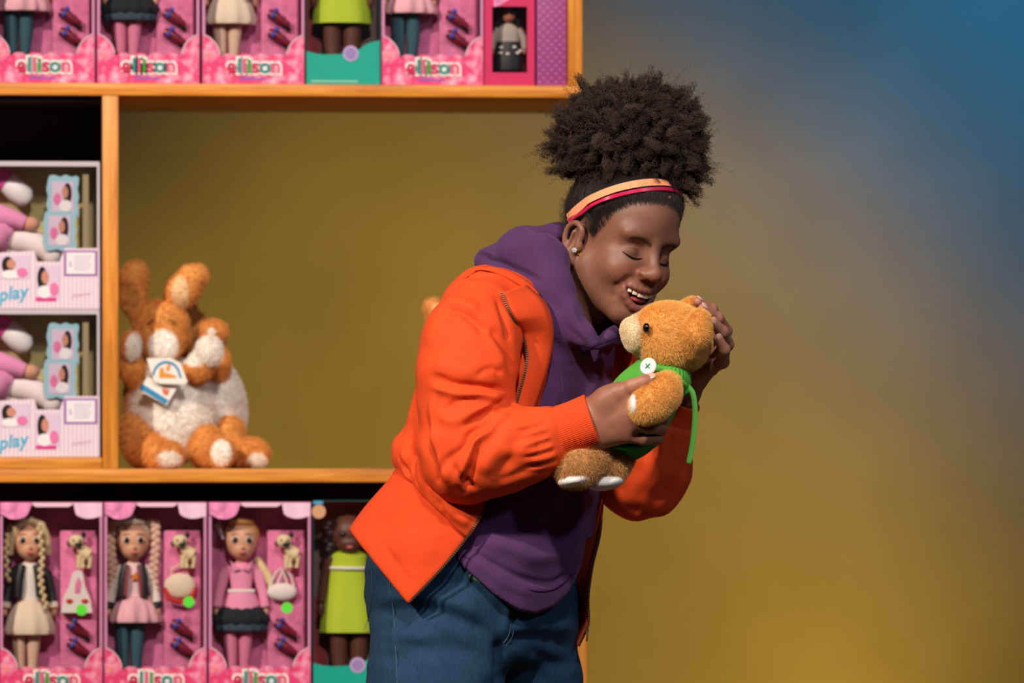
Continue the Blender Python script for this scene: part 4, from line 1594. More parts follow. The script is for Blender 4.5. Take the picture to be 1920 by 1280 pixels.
nz_ = np.sin(x * 310 + 1) * np.sin(z * 270) * np.sin(f * 290 + 2)
C = C * (1 + .06 * nz_[:, None])
C = blend(C, .35 * np.exp(-((np.abs(x) - .038) ** 2 + (z + .034) ** 2) / .018 ** 2) * (f > .03), (150, 76, 56))
C = blend(C, .25 * np.exp(-((z + .03) ** 2 + (x) ** 2) / .014 ** 2) * (f > .08), (160, 90, 66))
hm_ = np.clip((z - hairz(f) + .022) / .03, 0, 1) * (np.abs(x) < .0705)
C = blend(C, hm_ ** 1.3 * .93, (24, 16, 14))
for sg in (-1, 1):      # brows
    bx_ = (sg * x - .012) / .036
    bz_ = .0125 + .0085 * np.sin(np.clip(bx_, 0, 1) * 2.2) - .003 * np.clip(bx_, 0, 1)
    C = blend(C, .86 * np.exp(-((z - bz_) / (.0040 - .0016 * np.clip(bx_, 0, 1))) ** 2) * (bx_ > -.05) * (bx_ < 1.02) * (f > .03), (26, 16, 13))
    # lids a little darker, lash line
    C = blend(C, .35 * np.exp(-(((sg * x - EYEX) / .017) ** 2 + ((z - EYEZ) / .010) ** 2) ** 2) * (f > .04), (84, 46, 36))
xc = np.clip(x, -.0405, .0405)
for fn_, rr, c_ in ((lip_u, .0052, (122, 62, 54)), (lip_l, .0066, (150, 78, 76))):
    ff, zz2 = fn_(xc)
    dd = np.sqrt((f - ff + .003) ** 2 + (z - zz2) ** 2 + (x - xc) ** 2)
    C = blend(C, np.clip((rr + .001 - dd) / .002, 0, 1) * .85 * (1 - (xc / .041) ** 4), c_)
C = blend(C, (mouth_f(Vh) < .0012) * (f < lip_u(xc)[0] - .009), (58, 20, 20))
Vhead, Qhead, Chead = Hw(Vh), Qh, C
m_girl = mat('girl_skin', (130, 76, 56), 0.46, 0.4, 0.13, 34, 0.2, 600, vcol=True, sss=0.0)

# ------------------------------------------------------------------ hands
def px_chain(S, pts, rad, k=.008):
    S.chain([P(*q) for q in pts], [R_(r) for r in rad], k)


HRt = Sdf()      # right hand, gripping the bear
px_chain(HRt, [(1040, 822, -.200), (1085, 803, -.203), (1108, 796, -.206)], [34, 35, 37], .02)
for (a, b), (c, d, e), r0, r1 in (((1112, 776), (1184, 754, -.236), 25, 15.5), ((1112, 790), (1192, 774, -.242), 27, 15.5), ((1112, 806), (1188, 796, -.236), 26, 14.5), ((1114, 818), (1176, 816, -.226), 23, 13.5)):
    px_chain(HRt, [(a, b, -.212), (c, d, e)], [r0, r1], .018)
FR = [
    ([(1184, 754, -.238), (1216, 756, -.234), (1240, 764, -.205), (1246, 770, -.172)], [13.5, 12, 11, 9.5]),
    ([(1192, 774, -.244), (1222, 779, -.240), (1245, 784, -.208), (1240, 785, -.172)], [13.5, 11.5, 10.5, 9.5]),
    ([(1188, 796, -.238), (1216, 802, -.234), (1241, 805, -.204), (1236, 805, -.170)], [13, 11, 10, 9]),
    ([(1176, 817, -.228), (1206, 824, -.226), (1234, 824, -.200), (1230, 822, -.170)], [12, 10, 9, 8]),
]
px_chain(HRt, [(1112, 775, -.212), (1138, 750, -.226), (1158, 735, -.236)], [25, 22, 19], .016)
for pts, rad in FR:
    px_chain(HRt, pts, rad, .003)
px_chain(HRt, [(1150, 742, -.234), (1184, 724, -.246), (1206, 716, -.250), (1222, 710, -.248)], [17, 12.5, 12, 9], .006)
Vr, Qr = HRt.mesh(.0014, smooth=2)

HLf = Sdf()      # left hand, cupped behind the bear's head
px_chain(HLf, [(1255, 800, .010), (1282, 735, -.020), (1298, 708, -.040)], [28, 27, 26], .02)
LK = [(1336, 640, -.062), (1346, 655, -.080), (1344, 672, -.098), (1332, 690, -.112)]
for q in LK:
    px_chain(HLf, [(1298, 706, -.045 + (q[2] + .06) * .5), q], [23, 15], .016)
FL = [
    ([LK[0], (1350, 606, -.075), (1334, 580, -.105), (1309, 565, -.125)], [14, 12, 11, 9]),
    ([LK[1], (1360, 620, -.100), (1345, 596, -.130), (1318, 578, -.150)], [14.5, 12.5, 11.5, 9.5]),
    ([LK[2], (1363, 645, -.125), (1354, 622, -.155), (1337, 604, -.172)], [14, 12.5, 11.5, 9.5]),
    ([LK[3], (1355, 678, -.140), (1358, 655, -.168), (1347, 634, -.180)], [13, 12, 10.5, 8.5]),
]
for pts, rad in FL:
    px_chain(HLf, pts, rad, .0045)
px_chain(HLf, [(1290, 712, -.030), (1300, 668, -.030), (1292, 630, -.045), (1282, 608, -.060)], [22, 15, 13, 10], .008)
Vl, Ql = HLf.mesh(.0014, smooth=2)


def hand_col(V, tips):
    c = np.tile(np.array(lin(150, 98, 78)), (len(V), 1))
    s = np.sin(V[:, 0] * 260) * np.sin(V[:, 2] * 240 + 1)
    c = c * (1 + .05 * s[:, None])
    for q in tips:
        d = np.linalg.norm(V - P(*q), axis=1)
        c = blend(c, .55 * np.exp(-(d / .016) ** 2), (200, 140, 118))
    return c


Cr = hand_col(Vr, [FR[0][0][-1], (1215, 714, -.24), (1190, 722, -.25)])
Cl = hand_col(Vl, [t[0][-1] for t in FL] + [t[0][-2] for t in FL] + [t[0][1] for t in FL] + [(1335, 660, -.1), (1310, 690, -.08), (1325, 690, -.1), (1300, 705, -.07)])

# ------------------------------------------------------------------ hidden body under the clothes, so that the figure is whole
YAW = math.radians(40)
BD = Sdf()
f_, lo_, hi_ = loft_f([(555, 1055, .05, 75, 60), (610, 1030, .045, 140, 80), (720, 1000, .03, 140, 95), (900, 950, .01, 125, 95), (1040, 900, 0.0, 150, 125), (1170, 880, .01, 150, 120)], YAW)
BD.fn(f_, 'u', .02, lo_, hi_)
ARM_R = [(905, 600, -.10), (885, 730, -.155), (878, 850, -.165), (960, 842, -.185), (1060, 815, -.2)]
ARM_L = [(1150, 625, .14), (1180, 760, .12), (1203, 880, .06), (1240, 820, .02), (1265, 770, 0)]
px_chain(BD, ARM_R, [50, 46, 40, 38, 33], .02)
px_chain(BD, ARM_L, [50, 46, 40, 36, 27], .02)
px_chain(BD, [(815, 1140, -.05), (822, 1300, -.06), (835, 1640, -.07), (822, 2080, -.03), (822, 2140, -.03)], [88, 84, 56, 36, 34], .04)
px_chain(BD, [(960, 1140, .08), (985, 1300, .09), (1005, 1640, .07), (1000, 2080, .10), (1000, 2140, .10)], [88, 78, 56, 36, 34], .04)
Vb_, Qb_ = BD.mesh(.009, smooth=2)
Cb_ = np.tile(skin, (len(Vb_), 1))
VV, QQ, CC, o_ = [], [], [], 0
for a, b, c in ((Vhead, Qhead, Chead), (Vr, Qr, Cr), (Vl, Ql, Cl), (Vb_, Qb_, Cb_)):
    VV.append(a)
    QQ.append(b + o_)
    CC.append(c)
    o_ += len(a)
body = pobj('body', np.concatenate(VV), np.concatenate(QQ), m_girl, col=np.concatenate(CC))

# teeth, tongue, lashes, nails, earrings
m_tooth = mat('tooth_enamel', (236, 220, 200), .25, .5)
for i, xx in enumerate((-.0295, -.0228, -.0150, -.0052, .0052, .0150, .0228, .0295)):
    ww = (.0032, .0036, .0044, .0054, .0054, .0044, .0036, .0032)[i]
    hh = (.0044, .0048, .0054, .0062, .0062, .0054, .0048, .0044)[i]
    ff, zz2 = lip_u(xx)
    ff -= .0065
    a = math.atan2(2 * .0205 * xx / .035 ** 2, 1)
    ca, sa = math.cos(a), math.sin(a)
    b = MB().box((-ww, -.0026, -hh), (ww, .0026, hh), .0016)
    b.V = [tuple(Hw(h3(xx, ff, zz2 - .0035 - hh * .45) + np.array([v[0] * ca - v[1] * sa, v[0] * sa + v[1] * ca, v[2]]))) for v in b.V]
    pmb(b, 'tooth', m_tooth)
b = MB().ell((0, 0, 0), (.022, .024, .0085), 20, 12)
b.V = [tuple(Hw(h3(0, .066, -.0775) + np.array(v))) for v in b.V]
pmb(b, 'tongue', mat('tongue_pink', (176, 84, 84), .35, .5))
hs = lambda p: head_sdf(Hc(p)) * HS
m_lash = mat('lash_black', (24, 14, 12), .6, .2)


def head_surface(xs, zs, lift=0.0, f0=.14):
    """points on the face at these sideways / upward positions, marching in from the front"""
    f = np.full(len(xs), f0)
    for _ in range(120):
        p = np.stack([xs, -f, zs], -1)
        f = f - np.clip(head_sdf(p) * .7, -.003, .01)
    return np.stack([xs, -(f + lift), zs], -1)


for sg in (-1, 1):
    t = np.linspace(-1, 1, 15)
    xs = sg * EYEX + t * .0165
    zs = EYEZ - .0075 + .0045 * t * t + sg * t * .0015
    p = head_surface(xs, zs, .0002)
    pmb(MB().tube(list(Hw(p)), list(.0005 + .0013 * (1 - t * t)), 6), 'eyelashes', m_lash)
    zs2 = EYEZ + .008 - .004 * t * t
    p = head_surface(xs, zs2, -.0004)
    pmb(MB().tube(list(Hw(p)), list(.0002 + .0004 * (1 - t * t)), 6), 'eyelid_crease', mat('lid_crease', (84, 48, 38), .6))
m_nail = mat('nail_pink', (226, 172, 150), .25, .5)


def nail(tip, prev, nrm, w, l):
    tip, prev = P(*tip), P(*prev)
    t = tip - prev
    t /= np.linalg.norm(t)
    n = np.array(nrm, float)
    n -= t * (n @ t)
    n /= np.linalg.norm(n)
    s = np.cross(t, n)
    b = MB().ell((0, 0, 0), (w, l, .0016), 16, 8)
    b.V = [tuple(tip + s * v[0] + t * v[1] + n * v[2]) for v in b.V]
    pmb(b, 'fingernail', m_nail)


def tipn(ch, rad, nrm):
    q0, q1 = np.array(ch[-1]), np.array(ch[-2])
    d = np.array(nrm, float) / np.linalg.norm(nrm)
    r = R_(rad[-1])
    tip = P(*q0) + d * r * .86
    k = topx(tip)
    nail((k[0], k[1], tip[1]), (k[0] - (q0 - q1)[0], k[1] - (q0 - q1)[1], tip[1] - (q0 - q1)[2]), nrm, r * .72, r * .95)


tipn([(1206, 716, -.250), (1222, 710, -.248)], [12, 9], (-.1, -.75, .65))
for (pts, rad), nn in zip(FL, ((.5, -.4, .75), (.5, -.6, .6), (.35, -.9, .3), (.2, -.95, .25))):
    tipn(pts, rad, nn)
# earrings: a flower stud and a small gold heart
el = Hc(hit(hs, [1077, 1087], [469, 476]))
b = MB()
for i in range(6):
    a = i * math.pi / 3
    b.ell(Hw(el[0]) + np.array([math.cos(a) * .0028, -.0016, math.sin(a) * .0028]), (.0017, .0014, .0017), 8, 6)
b.ell(Hw(el[0]) + np.array([0, -.0022, 0]), (.0016, .0016, .0016), 8, 6)
pmb(b, 'earring', mat('silver_stud', (235, 238, 245), .15, .8, metal=.6))['label'] = 'silver flower stud earring'
hp = [(16 * math.sin(t) ** 3 / 16, (13 * math.cos(t) - 5 * math.cos(2 * t) - 2 * math.cos(3 * t) - math.cos(4 * t)) / 16) for t in np.linspace(0, 6.2, 24)]
c = Hw(el[1])
pmb(MB().prism([(c[0] + u * .0042, c[2] + v * .0042) for u, v in hp], c[1] - .0022, c[1] + .0005), 'earring', mat('gold_heart', (226, 150, 66), .25, .7, metal=.5))['label'] = 'small gold heart earring'

# ------------------------------------------------------------------ hair
HC = Sdf()
ce = Sdf()
for c_, r_ in cran:
    ce.ell(h3(*c_), r_, k=.03)
capd = lambda p: ce(p) - (-.004 + .0115 * np.clip((p[..., 2] - hairz(-p[..., 1]) + .004) / .036, 0, 1))
HC.fn(capd, 'u', .001, (-.10, -.12, -.10), (.10, .13, .13))
HC.fn(lambda p: hairz(-p[..., 1]) - .006 - p[..., 2], 'i', .004)
Vc, Qc = HC.mesh(.0026, smooth=1)
m_hair = mat('hair_dark', (26, 20, 19), .55, .35, .35, 120, .6, 260, stretch=(1, 1, .25))
hair = pobj('hair', Hw(Vc), Qc, m_hair)
PUFF = P(1183, 268, .02)
ms = strand_mat('hair_strand', (40, 31, 28), .35, .5, spec=.35)
# smoothed-back hair: fine strands drawn up toward the puff
Wc = Hw(Vc)
def up_to_puff(p0):
    d = P(1190, 315, .02)[None] - p0
    return d / np.linalg.norm(d, axis=1, keepdims=True) * 6.0
hsd = lambda p: np.minimum(capd(Hc(p)), ce(Hc(p))) * HS
BA, BB, BC = hit(hsd, [1074, 1160, 1262], [412, 367, 359])
BNRM = np.cross(BB - BA, BC - BA)
BNRM /= np.linalg.norm(BNRM) * (1 if BNRM[2] > 0 else -1)
off_band = lambda p: (lambda d: ((d < -.016) | (d > .017)).astype(float))((p - BA) @ BNRM)
sl = strands('smoothed_hair', Wc, Qc, 9000, .012, .00022, ms, person, up_to_puff, .2, 5, lay=.6, nw=.25, mask=off_band)
sl.location = -PO
hz_m = lambda p: (lambda q: np.clip((q[:, 2] - hairz(-q[:, 1]) + .020) / .018, 0, 1) ** 1.6 * (q[:, 2] - hairz(-q[:, 1]) < .008) * (np.abs(q[:, 0]) < .071) * (-q[:, 1] > -.02) * ((p - BA) @ BNRM < -.010))(Hc(p))
fz = strands('hairline_fuzz', Vhead, Qhead, 7000, .011, .00014, ms, person, up_to_puff, 1.1, 5, lay=.6, mask=hz_m, nw=.35)
fz.location = -PO
# the puff: a lumpy core and tight coils growing out of it
PF = Sdf()
lob = [(1172, 262, .02, 104, 80, .085), (1262, 300, .0, 46, 56, .05), (1092, 268, .02, 42, 52, .05), (1205, 205, .02, 62, 36, .05), (1120, 210, .03, 40, 34, .045), (1268, 235, .02, 36, 40, .045), (1180, 300, .015, 96, 44, .07)]
for a, b_, c_, d_, e_, g_ in lob:
    PF.ell(P(a, b_, c_), (R_(d_), g_, R_(e_)), k=.02)
lump = lambda p: .011 * (np.sin(p[..., 0] * 150 + 1) * np.sin(p[..., 1] * 140) * np.sin(p[..., 2] * 160 + 2)) + .003 * np.sin(p[..., 0] * 330) * np.sin(p[..., 2] * 310 + 1) * np.sin(p[..., 1] * 300)
PF2 = Sdf().fn(lambda p: PF(p) + lump(p), 'u', .001, PF.lo - .01, PF.hi + .01)
Vp, Qp = PF2.mesh(.0035, smooth=0)
puff = pobj('hair_puff', Vp, Qp, mat('puff_core', (22, 17, 16), .8, .1, .3, 300, 1.0, 500))


def coils(n, Lm, coil, rng, nc=420, pts=20, tuft=.72):
    """tight coils gathered into tufts"""
    T = np.concatenate([Qp[:, [0, 1, 2]], Qp[:, [0, 2, 3]]])
    ar = np.linalg.norm(np.cross(Vp[T[:, 1]] - Vp[T[:, 0]], Vp[T[:, 2]] - Vp[T[:, 0]]), axis=1)
    nv = vnormals(Vp, Qp)
    def pick(k):
        ti = rng.choice(len(T), k, p=ar / ar.sum())
        w = rng.dirichlet((1, 1, 1), k)
        return (Vp[T[ti]] * w[..., None]).sum(1), nv[T[ti, 0]]
    cp, cn = pick(nc)
    co_ = cp - PUFF
    co_ /= np.linalg.norm(co_, axis=1, keepdims=True)
    cd = cn * .5 + co_ * .8 + rng.normal(size=(nc, 3)) * .38
    cd /= np.linalg.norm(cd, axis=1, keepdims=True)
    cl = Lm * np.clip(1 + .42 * rng.normal(size=nc), .35, 2.0)
    tip = cp + cd * cl[:, None]
    shade = np.clip(1 + .35 * rng.normal(size=nc), .45, 1.8)
    p0, nn = pick(n)
    near = np.concatenate([((p0[a:a + 2000, None] - cp[None]) ** 2).sum(-1).argmin(1) for a in range(0, n, 2000)])
    L = cl[near] * rng.uniform(.65, 1.1, n)
    own = p0 + (nn * .5 + co_[near] * .6 + rng.normal(size=(n, 3)) * .2) * L[:, None]
    end = own * (1 - tuft) + (tip[near] + rng.normal(size=(n, 3)) * .0022) * tuft
    t = np.linspace(0, 1, pts)
    d = end - p0
    L = np.linalg.norm(d, axis=1)
    d /= L[:, None]
    bow = rng.normal(size=(n, 3)) * .12
    pos = p0[:, None] + d[:, None] * (L[:, None] * t)[..., None] + bow[:, None] * (L[:, None] * t * (1 - t))[..., None]
    ph = rng.normal(size=nc)[near][:, None] * 3 + rng.normal(size=(n, 1)) * .7 + t[None] * (L[:, None] / .0055) * 2 * math.pi * .6
    e1 = np.cross(d, [.3, .5, .8])
    e1 /= np.linalg.norm(e1, axis=1, keepdims=True)
    e2 = np.cross(d, e1)
    cr2 = coil * rng.uniform(.5, 1.3, (n, 1)) * np.clip(t * 4, 0, 1)[None]
    pos += cr2[..., None] * (np.cos(ph)[..., None] * e1[:, None] + np.sin(ph)[..., None] * e2[:, None])
    return pos, np.array(lin(58, 44, 39))[None] * shade[near][:, None]


pa, ca_ = coils(19000, .021, .0021, RNG)
pb_, cb_ = coils(1500, .028, .0026, RNG, tuft=.3)
pos, pcol = np.concatenate([pa, pb_]), np.concatenate([ca_, cb_])
co = curves_obj('puff_curls', pos - PO, .00030, strand_mat('puff_strand', (66, 50, 44), .3, .6, vcol=True, spec=.25), puff, pcol)
# baby hairs at the nape and temple
nape = strands('loose_hair', Wc, Qc, 500, .016, .00012, ms, person, (0, 0, -.2), .8, 7, curl=.0025, mask=lambda p: (topx(p)[:, 0] < 1075).astype(float))
nape.location = -PO

# headbands
def band(shift, width, thick, name, m, lift):
    """a flat hoop lying on the hair: goes through three sighted points and round the far side"""
    A, B, n = BA, BB, BNRM
    c = Hw(h3(0, -.008, .012))
    c = c - n * ((c - A) @ n)
    e1 = A - c
    e1 /= np.linalg.norm(e1)
    e2 = np.cross(n, e1)
    if (B - c) @ e2 < 0:
        e2 = -e2
    an = np.linspace(math.radians(-3), math.radians(205), 90)
    V, F = [], []
    for a in an:
        d = e1 * math.cos(a) + e2 * math.sin(a)
        rows = []
        sh = shift * (.45 + .55 * min(1, max(0, math.sin(a) * 1.6)))
        for w_ in (-.5, .5):
            r = .13
            for _ in range(40):
                r -= float(hsd((c + n * (sh + w_ * width) + d * r)[None])[0]) * .8
            rows.append(c + n * (sh + w_ * width) + d * (r + lift))
        for q in (rows[0], rows[1], rows[1] + d * thick, rows[0] + d * thick):
            V.append(q)
    for i in range(len(an) - 1):
        for j in range(4):
            F.append((4 * i + j, 4 * i + (j + 1) % 4, 4 * i + 4 + (j + 1) % 4, 4 * i + 4 + j))
    F += [(0, 1, 2, 3), tuple(len(V) - 4 + j for j in (3, 2, 1, 0))]
    F = [f[::-1] for f in F]
    o = pmb(MB().add(V, F), name, m)
    bv = o.modifiers.new('round', 'BEVEL')
    bv.width = .0005
    bv.segments = 2
    return o


band(.0118, .0135, .0022, 'headband', mat('peach_band', (246, 160, 116), .4, .4), .0036)['label'] = 'wide peach headband'
band(.0, .0058, .0022, 'headband', mat('crimson_band', (206, 30, 84), .3, .5), .0034)['label'] = 'thin crimson headband'
hp_ = hit(hs, [1252], [370])[0]
pmb(MB().box(hp_ - [.0045, .003, .002], hp_ + [.0045, .0, .002], .001), 'hair_clip', mat('orange_clip', (230, 140, 80), .4))


# ================================================================== clothes
def cloth(name, rgb, weave=900, strength=.25, rough=.85, sheen=.2):
    return mat(name, rgb, rough, .15, .05, 25, strength, weave, sheen=sheen)


m_jacket = cloth('orange_cotton', (228, 78, 34), 700, .15, .75, .1)
m_rib = cloth('orange_rib_knit', (226, 74, 32), 800, .2, .85, .1)
m_hoodie = cloth('purple_fleece', (80, 49, 90), 420, .4, .95, .5)
m_denim = mat('blue_denim', (30, 60, 88), .8, .2, .22, 260, .4, 900, stretch=(1, 1, .35))
m_stitch = mat('denim_stitch', (74, 96, 114), .8)

# ---- jeans
JN = Sdf()
f_, lo_, hi_ = loft_f([(985, 915, 0.0, 165, 132), (1040, 908, 0.0, 180, 142), (1110, 902, 0.0, 186, 150), (1180, 895, .005, 186, 152), (1240, 890, .01, 170, 140)], YAW)
JN.fn(f_, 'u', .03, lo_, hi_)
for pts, rad in (([(812, 1150, -.055), (816, 1290, -.065), (836, 1640, -.07), (822, 2080, -.03), (822, 2168, -.03)], [112, 119, 84, 62, 66]),
                 ([(972, 1150, .06), (992, 1290, .07), (1008, 1640, .06), (1000, 2080, .10), (1000, 2168, .10)], [108, 92, 82, 62, 66])):
    px_chain(JN, pts, rad, .035)
JN.ell(P(795, 1105, .03), (R_(112), .11, R_(120)), k=.04)
JN.ell(P(810, 1050, -.04), (R_(118), .10, R_(90)), k=.04)
Vj, Qj = JN.mesh(.0045, smooth=2)
Vj = folds(Vj, Qj, [
    ([(690, 1150), (780, 1140), (860, 1160), (930, 1195)], 14, -9), ([(700, 1128), (800, 1118), (900, 1150)], 14, 6),
    ([(935, 1200), (938, 1240), (936, 1290)], 9, -16), ([(945, 1205), (1000, 1195), (1075, 1215)], 12, -7), ([(950, 1185), (1010, 1170), (1080, 1180)], 12, 6),
    ([(960, 1060), (955, 1120), (945, 1190)], 8, 5), ([(700, 1185), (760, 1195), (830, 1190)], 12, 4), ([(720, 1240), (800, 1215), (900, 1225)], 16, -5),
    ([(990, 1215), (1030, 1240), (1080, 1245)], 12, -5), ([(780, 1100), (850, 1090), (930, 1120)], 12, -5), ([(740, 1120), (738, 1200), (745, 1290)], 5, 3),
])
Vj = crumple(Vj, Qj, .0013, .06, 5)
jeans = pobj('jeans', Vj, Qj, m_denim)
for path in ([(733, 1078), (731, 1100), (738, 1150), (741, 1200), (744, 1250), (745, 1300)], [(697, 1062), (697, 1110), (690, 1160), (682, 1180)], [(724, 1124), (730, 1112), (732, 1108)], [(958, 1170), (954, 1190), (944, 1205)], [(964, 1172), (960, 1194), (948, 1210)]):
    pl = spline(path, 5)
    q = hit(JN, pl[:, 0], pl[:, 1])
    pmb(MB().tube(list(q - [0, .0016, 0]), .0006, 5), 'stitching', m_stitch, jeans)

# ---- green shirt hem showing under the hoodie
GS = Sdf()
f_, lo_, hi_ = loft_f([(960, 930, -.004, 160, 128), (1110, 900, -.004, 186, 146)], YAW)
GS.fn(f_, 'u', .01, lo_, hi_)
cutn = np.cross(P(848, 1062, -.1) - P(900, 1090, -.12), P(900, 1090, -.12) - P(1000, 1100, .1))
cutn *= -np.sign(cutn[2])
GS.plane(P(890, 1086, -.12), cutn, .003)
Vg, Qg = GS.mesh(.006, smooth=1)
pobj('undershirt', Vg, Qg, cloth('green_white_jersey', (108, 150, 104)))

# ---- shoes
for nm, pts in (('shoe', [(822, 2165, -.03), (880, 2172, -.09), (905, 2180, -.115)]), ('shoe', [(1000, 2165, .10), (1058, 2172, .04), (1083, 2180, .015)])):
    sh = Sdf()
    px_chain(sh, pts, [48, 44, 34], .02)
    sh.plane((0, 0, .012), (0, 0, -1), .004)
    v, q = sh.mesh(.006, smooth=1)
    so_ = pobj(nm, v, q, mat('white_canvas_shoe', (214, 210, 204), .7))
    so2 = Sdf()
    px_chain(so2, [(a, b, c) for a, b, c in pts], [50, 47, 38], .02)
    so2.plane((0, 0, .001), (0, 0, -1), .002)
    so2.plane((0, 0, .020), (0, 0, 1), .002)
    v, q = so2.mesh(.006, smooth=1)
    pobj('sole', v, q, mat('rubber_sole', (190, 186, 180), .6), so_)

# ---- hoodie
HD = Sdf()
hrows = [(575, 1040, .035, 110, 80), (640, 1018, .025, 150, 112), (740, 1000, .015, 160, 124), (850, 985, .005, 164, 130), (950, 960, -.012, 170, 136), (1050, 938, -.022, 178, 140), (1175, 922, -.022, 182, 144)]
f_, lo_, hi_ = loft_f(hrows, YAW)
HD.fn(f_, 'u', .02, lo_, hi_)
def poly_f(poly):
    pl = np.array(poly, float)
    def f(p):
        s = topx(p)
        d = np.full(s.shape[:-1], 1e9)
        ins = np.zeros(s.shape[:-1], bool)
        n_ = len(pl)
        for i in range(n_):
            a, b = pl[i], pl[(i + 1) % n_]
            e = b - a
            w = s - a
            t = np.clip((w @ e) / (e @ e), 0, 1)
            d = np.minimum(d, ((w - t[..., None] * e) ** 2).sum(-1))
            c = (a[1] > s[..., 1]) != (b[1] > s[..., 1])
            with np.errstate(divide='ignore', invalid='ignore'):
                xx = (b[0] - a[0]) * (s[..., 1] - a[1]) / (b[1] - a[1] + 1e-12) + a[0]
            ins ^= c & (s[..., 0] < xx)
        return R_(np.sqrt(d)) * np.where(ins, -1, 1)
    return f


hem_f = [(820, 1010), (858, 1050), (900, 1092), (940, 1124), (975, 1145), (1005, 1151), (1038, 1138), (1068, 1106), (1088, 1062), (1098, 1010), (1160, 990), (1160, 1320), (700, 1320), (700, 1010)]
HD.fn(poly_f(hem_f), 's', .004)
# the hood lying round the neck
px_chain(HD, [(925, 492, .035), (975, 478, .01), (1018, 490, -.025), (1035, 540, -.055), (1062, 592, -.074), (1094, 628, -.086), (1114, 646, -.092)], [30, 44, 46, 38, 28, 17, 9], .018)
px_chain(HD, [(915, 490, .05), (980, 470, .07), (1050, 465, .10), (1110, 540, .125), (1150, 606, .09), (1150, 625, .0), (1124, 645, -.075)], [26, 42, 44, 40, 28, 17, 9], .018)
px_chain(HD, [(930, 510, .01), (1000, 540, -.03), (1050, 610, -.06)], [26, 40, 36], .02)
HD.cap(P(1080, 600, .02), P(1165, 500, -.03), R_(54), R_(66), .012, 's')
HD.cap(P(1075, 560, .05), P(1100, 480, .05), R_(58), R_(60), .012, 's')
Vd, Qd = HD.mesh(.0028, smooth=4)
Vd = folds(Vd, Qd, [
    ([(900, 478), (925, 486), (965, 505), (1010, 525)], 7, -10), ([(893, 468), (915, 474), (935, 488)], 5, 5), ([(930, 470), (980, 455), (1040, 440)], 16, 5),
    ([(1068, 560), (1085, 610), (1105, 640), (1118, 652)], 6, 5), ([(1040, 560), (1060, 610), (1095, 645)], 10, -6), ([(1010, 560), (1035, 620), (1080, 665)], 10, 4),
    ([(1092, 660), (1112, 655), (1118, 650), (1150, 640), (1170, 628)], 4, -4), ([(1118, 652), (1125, 690), (1110, 740), (1095, 780)], 9, 5), ([(1070, 670), (1085, 720), (1075, 780)], 14, -6),
    ([(1140, 650), (1145, 690), (1150, 720)], 12, -6), ([(1045, 660), (1045, 740), (1020, 800)], 9, 5), ([(1060, 690), (1060, 740), (1040, 800)], 7, -5),
    ([(905, 1010), (960, 1030), (1010, 1045), (1060, 1030), (1080, 990)], 16, 9), ([(900, 985), (960, 1000), (1020, 990), (1040, 960)], 16, -8), ([(880, 1030), (950, 1070), (1000, 1090), (1045, 1090), (1075, 1060)], 6, -6),
    ([(1090, 920), (1085, 970), (1070, 1020)], 9, 7), ([(1065, 920), (1060, 970), (1040, 1010)], 12, -6), ([(960, 930), (1000, 960), (1020, 980)], 14, 5), ([(880, 1045), (940, 1090), (1000, 1115)], 10, 4),
])
Vd = crumple(Vd, Qd, .0012, .07, 4)
hoodie = pobj('hoodie', Vd, Qd, m_hoodie)
for path in ([(1088, 668), (1104, 657), (1118, 652)], [(1118, 653), (1140, 645), (1168, 632)], [(868, 1040), (930, 1078), (990, 1105), (1040, 1103), (1078, 1072)]):
    pl = spline(path, 5)
    q = hit(HD, pl[:, 0], pl[:, 1])
    pmb(MB().tube(list(q), .0012, 6), 'seam', cloth('purple_seam', (60, 34, 70)), hoodie)

# ---- jacket body
jrows = [(512, 985, .035, 140, 70), (560, 985, .03, 185, 105), (620, 982, .025, 195, 128), (700, 968, .02, 198, 146), (800, 942, .015, 198, 152), (885, 928, .01, 202, 162), (950, 880, .005, 212, 172), (1010, 852, 0.0, 224, 186), (1150, 824, 0.0, 226, 190)]
JK = Sdf()
f_j, lo_, hi_ = loft_f(jrows, YAW)
seam_n = np.array([-.70, 0.0, -.714])
seam_p = P(814, 950, -.1)
blouse = lambda p: .010 * np.exp(-(((p - seam_p) @ seam_n + .022) / .022) ** 2)
JK.fn(lambda p: f_j(p) - blouse(p), 'u', .02, lo_ - .012, hi_ + .012)
px_chain(JK, [(905, 570, -.085), (960, 560, -.03)], [62, 60], .04)
outer = list(JK.ops)
jk_solid = Sdf()
jk_solid.ops = list(JK.ops)
hs_n = np.array([-.70, 0.0, -.714])
fi_, _, _ = loft_f(jrows, YAW, -.007)
JK.fn(fi_, 's', .004)
hn = np.array([-.765, 0.0, -.645])
JK.plane(P(814, 950, -.1), hs_n, .006)
JK.plane(P(930, 510, -.03), (.36, .25, .9), .01)
opening = [(1040, 400), (1042, 600), (1036, 660), (1024, 720), (1004, 790), (966, 855), (924, 922), (908, 962), (882, 1004), (842, 1054), (802, 1098), (768, 1134), (740, 1200), (1500, 1200), (1500, 400)]


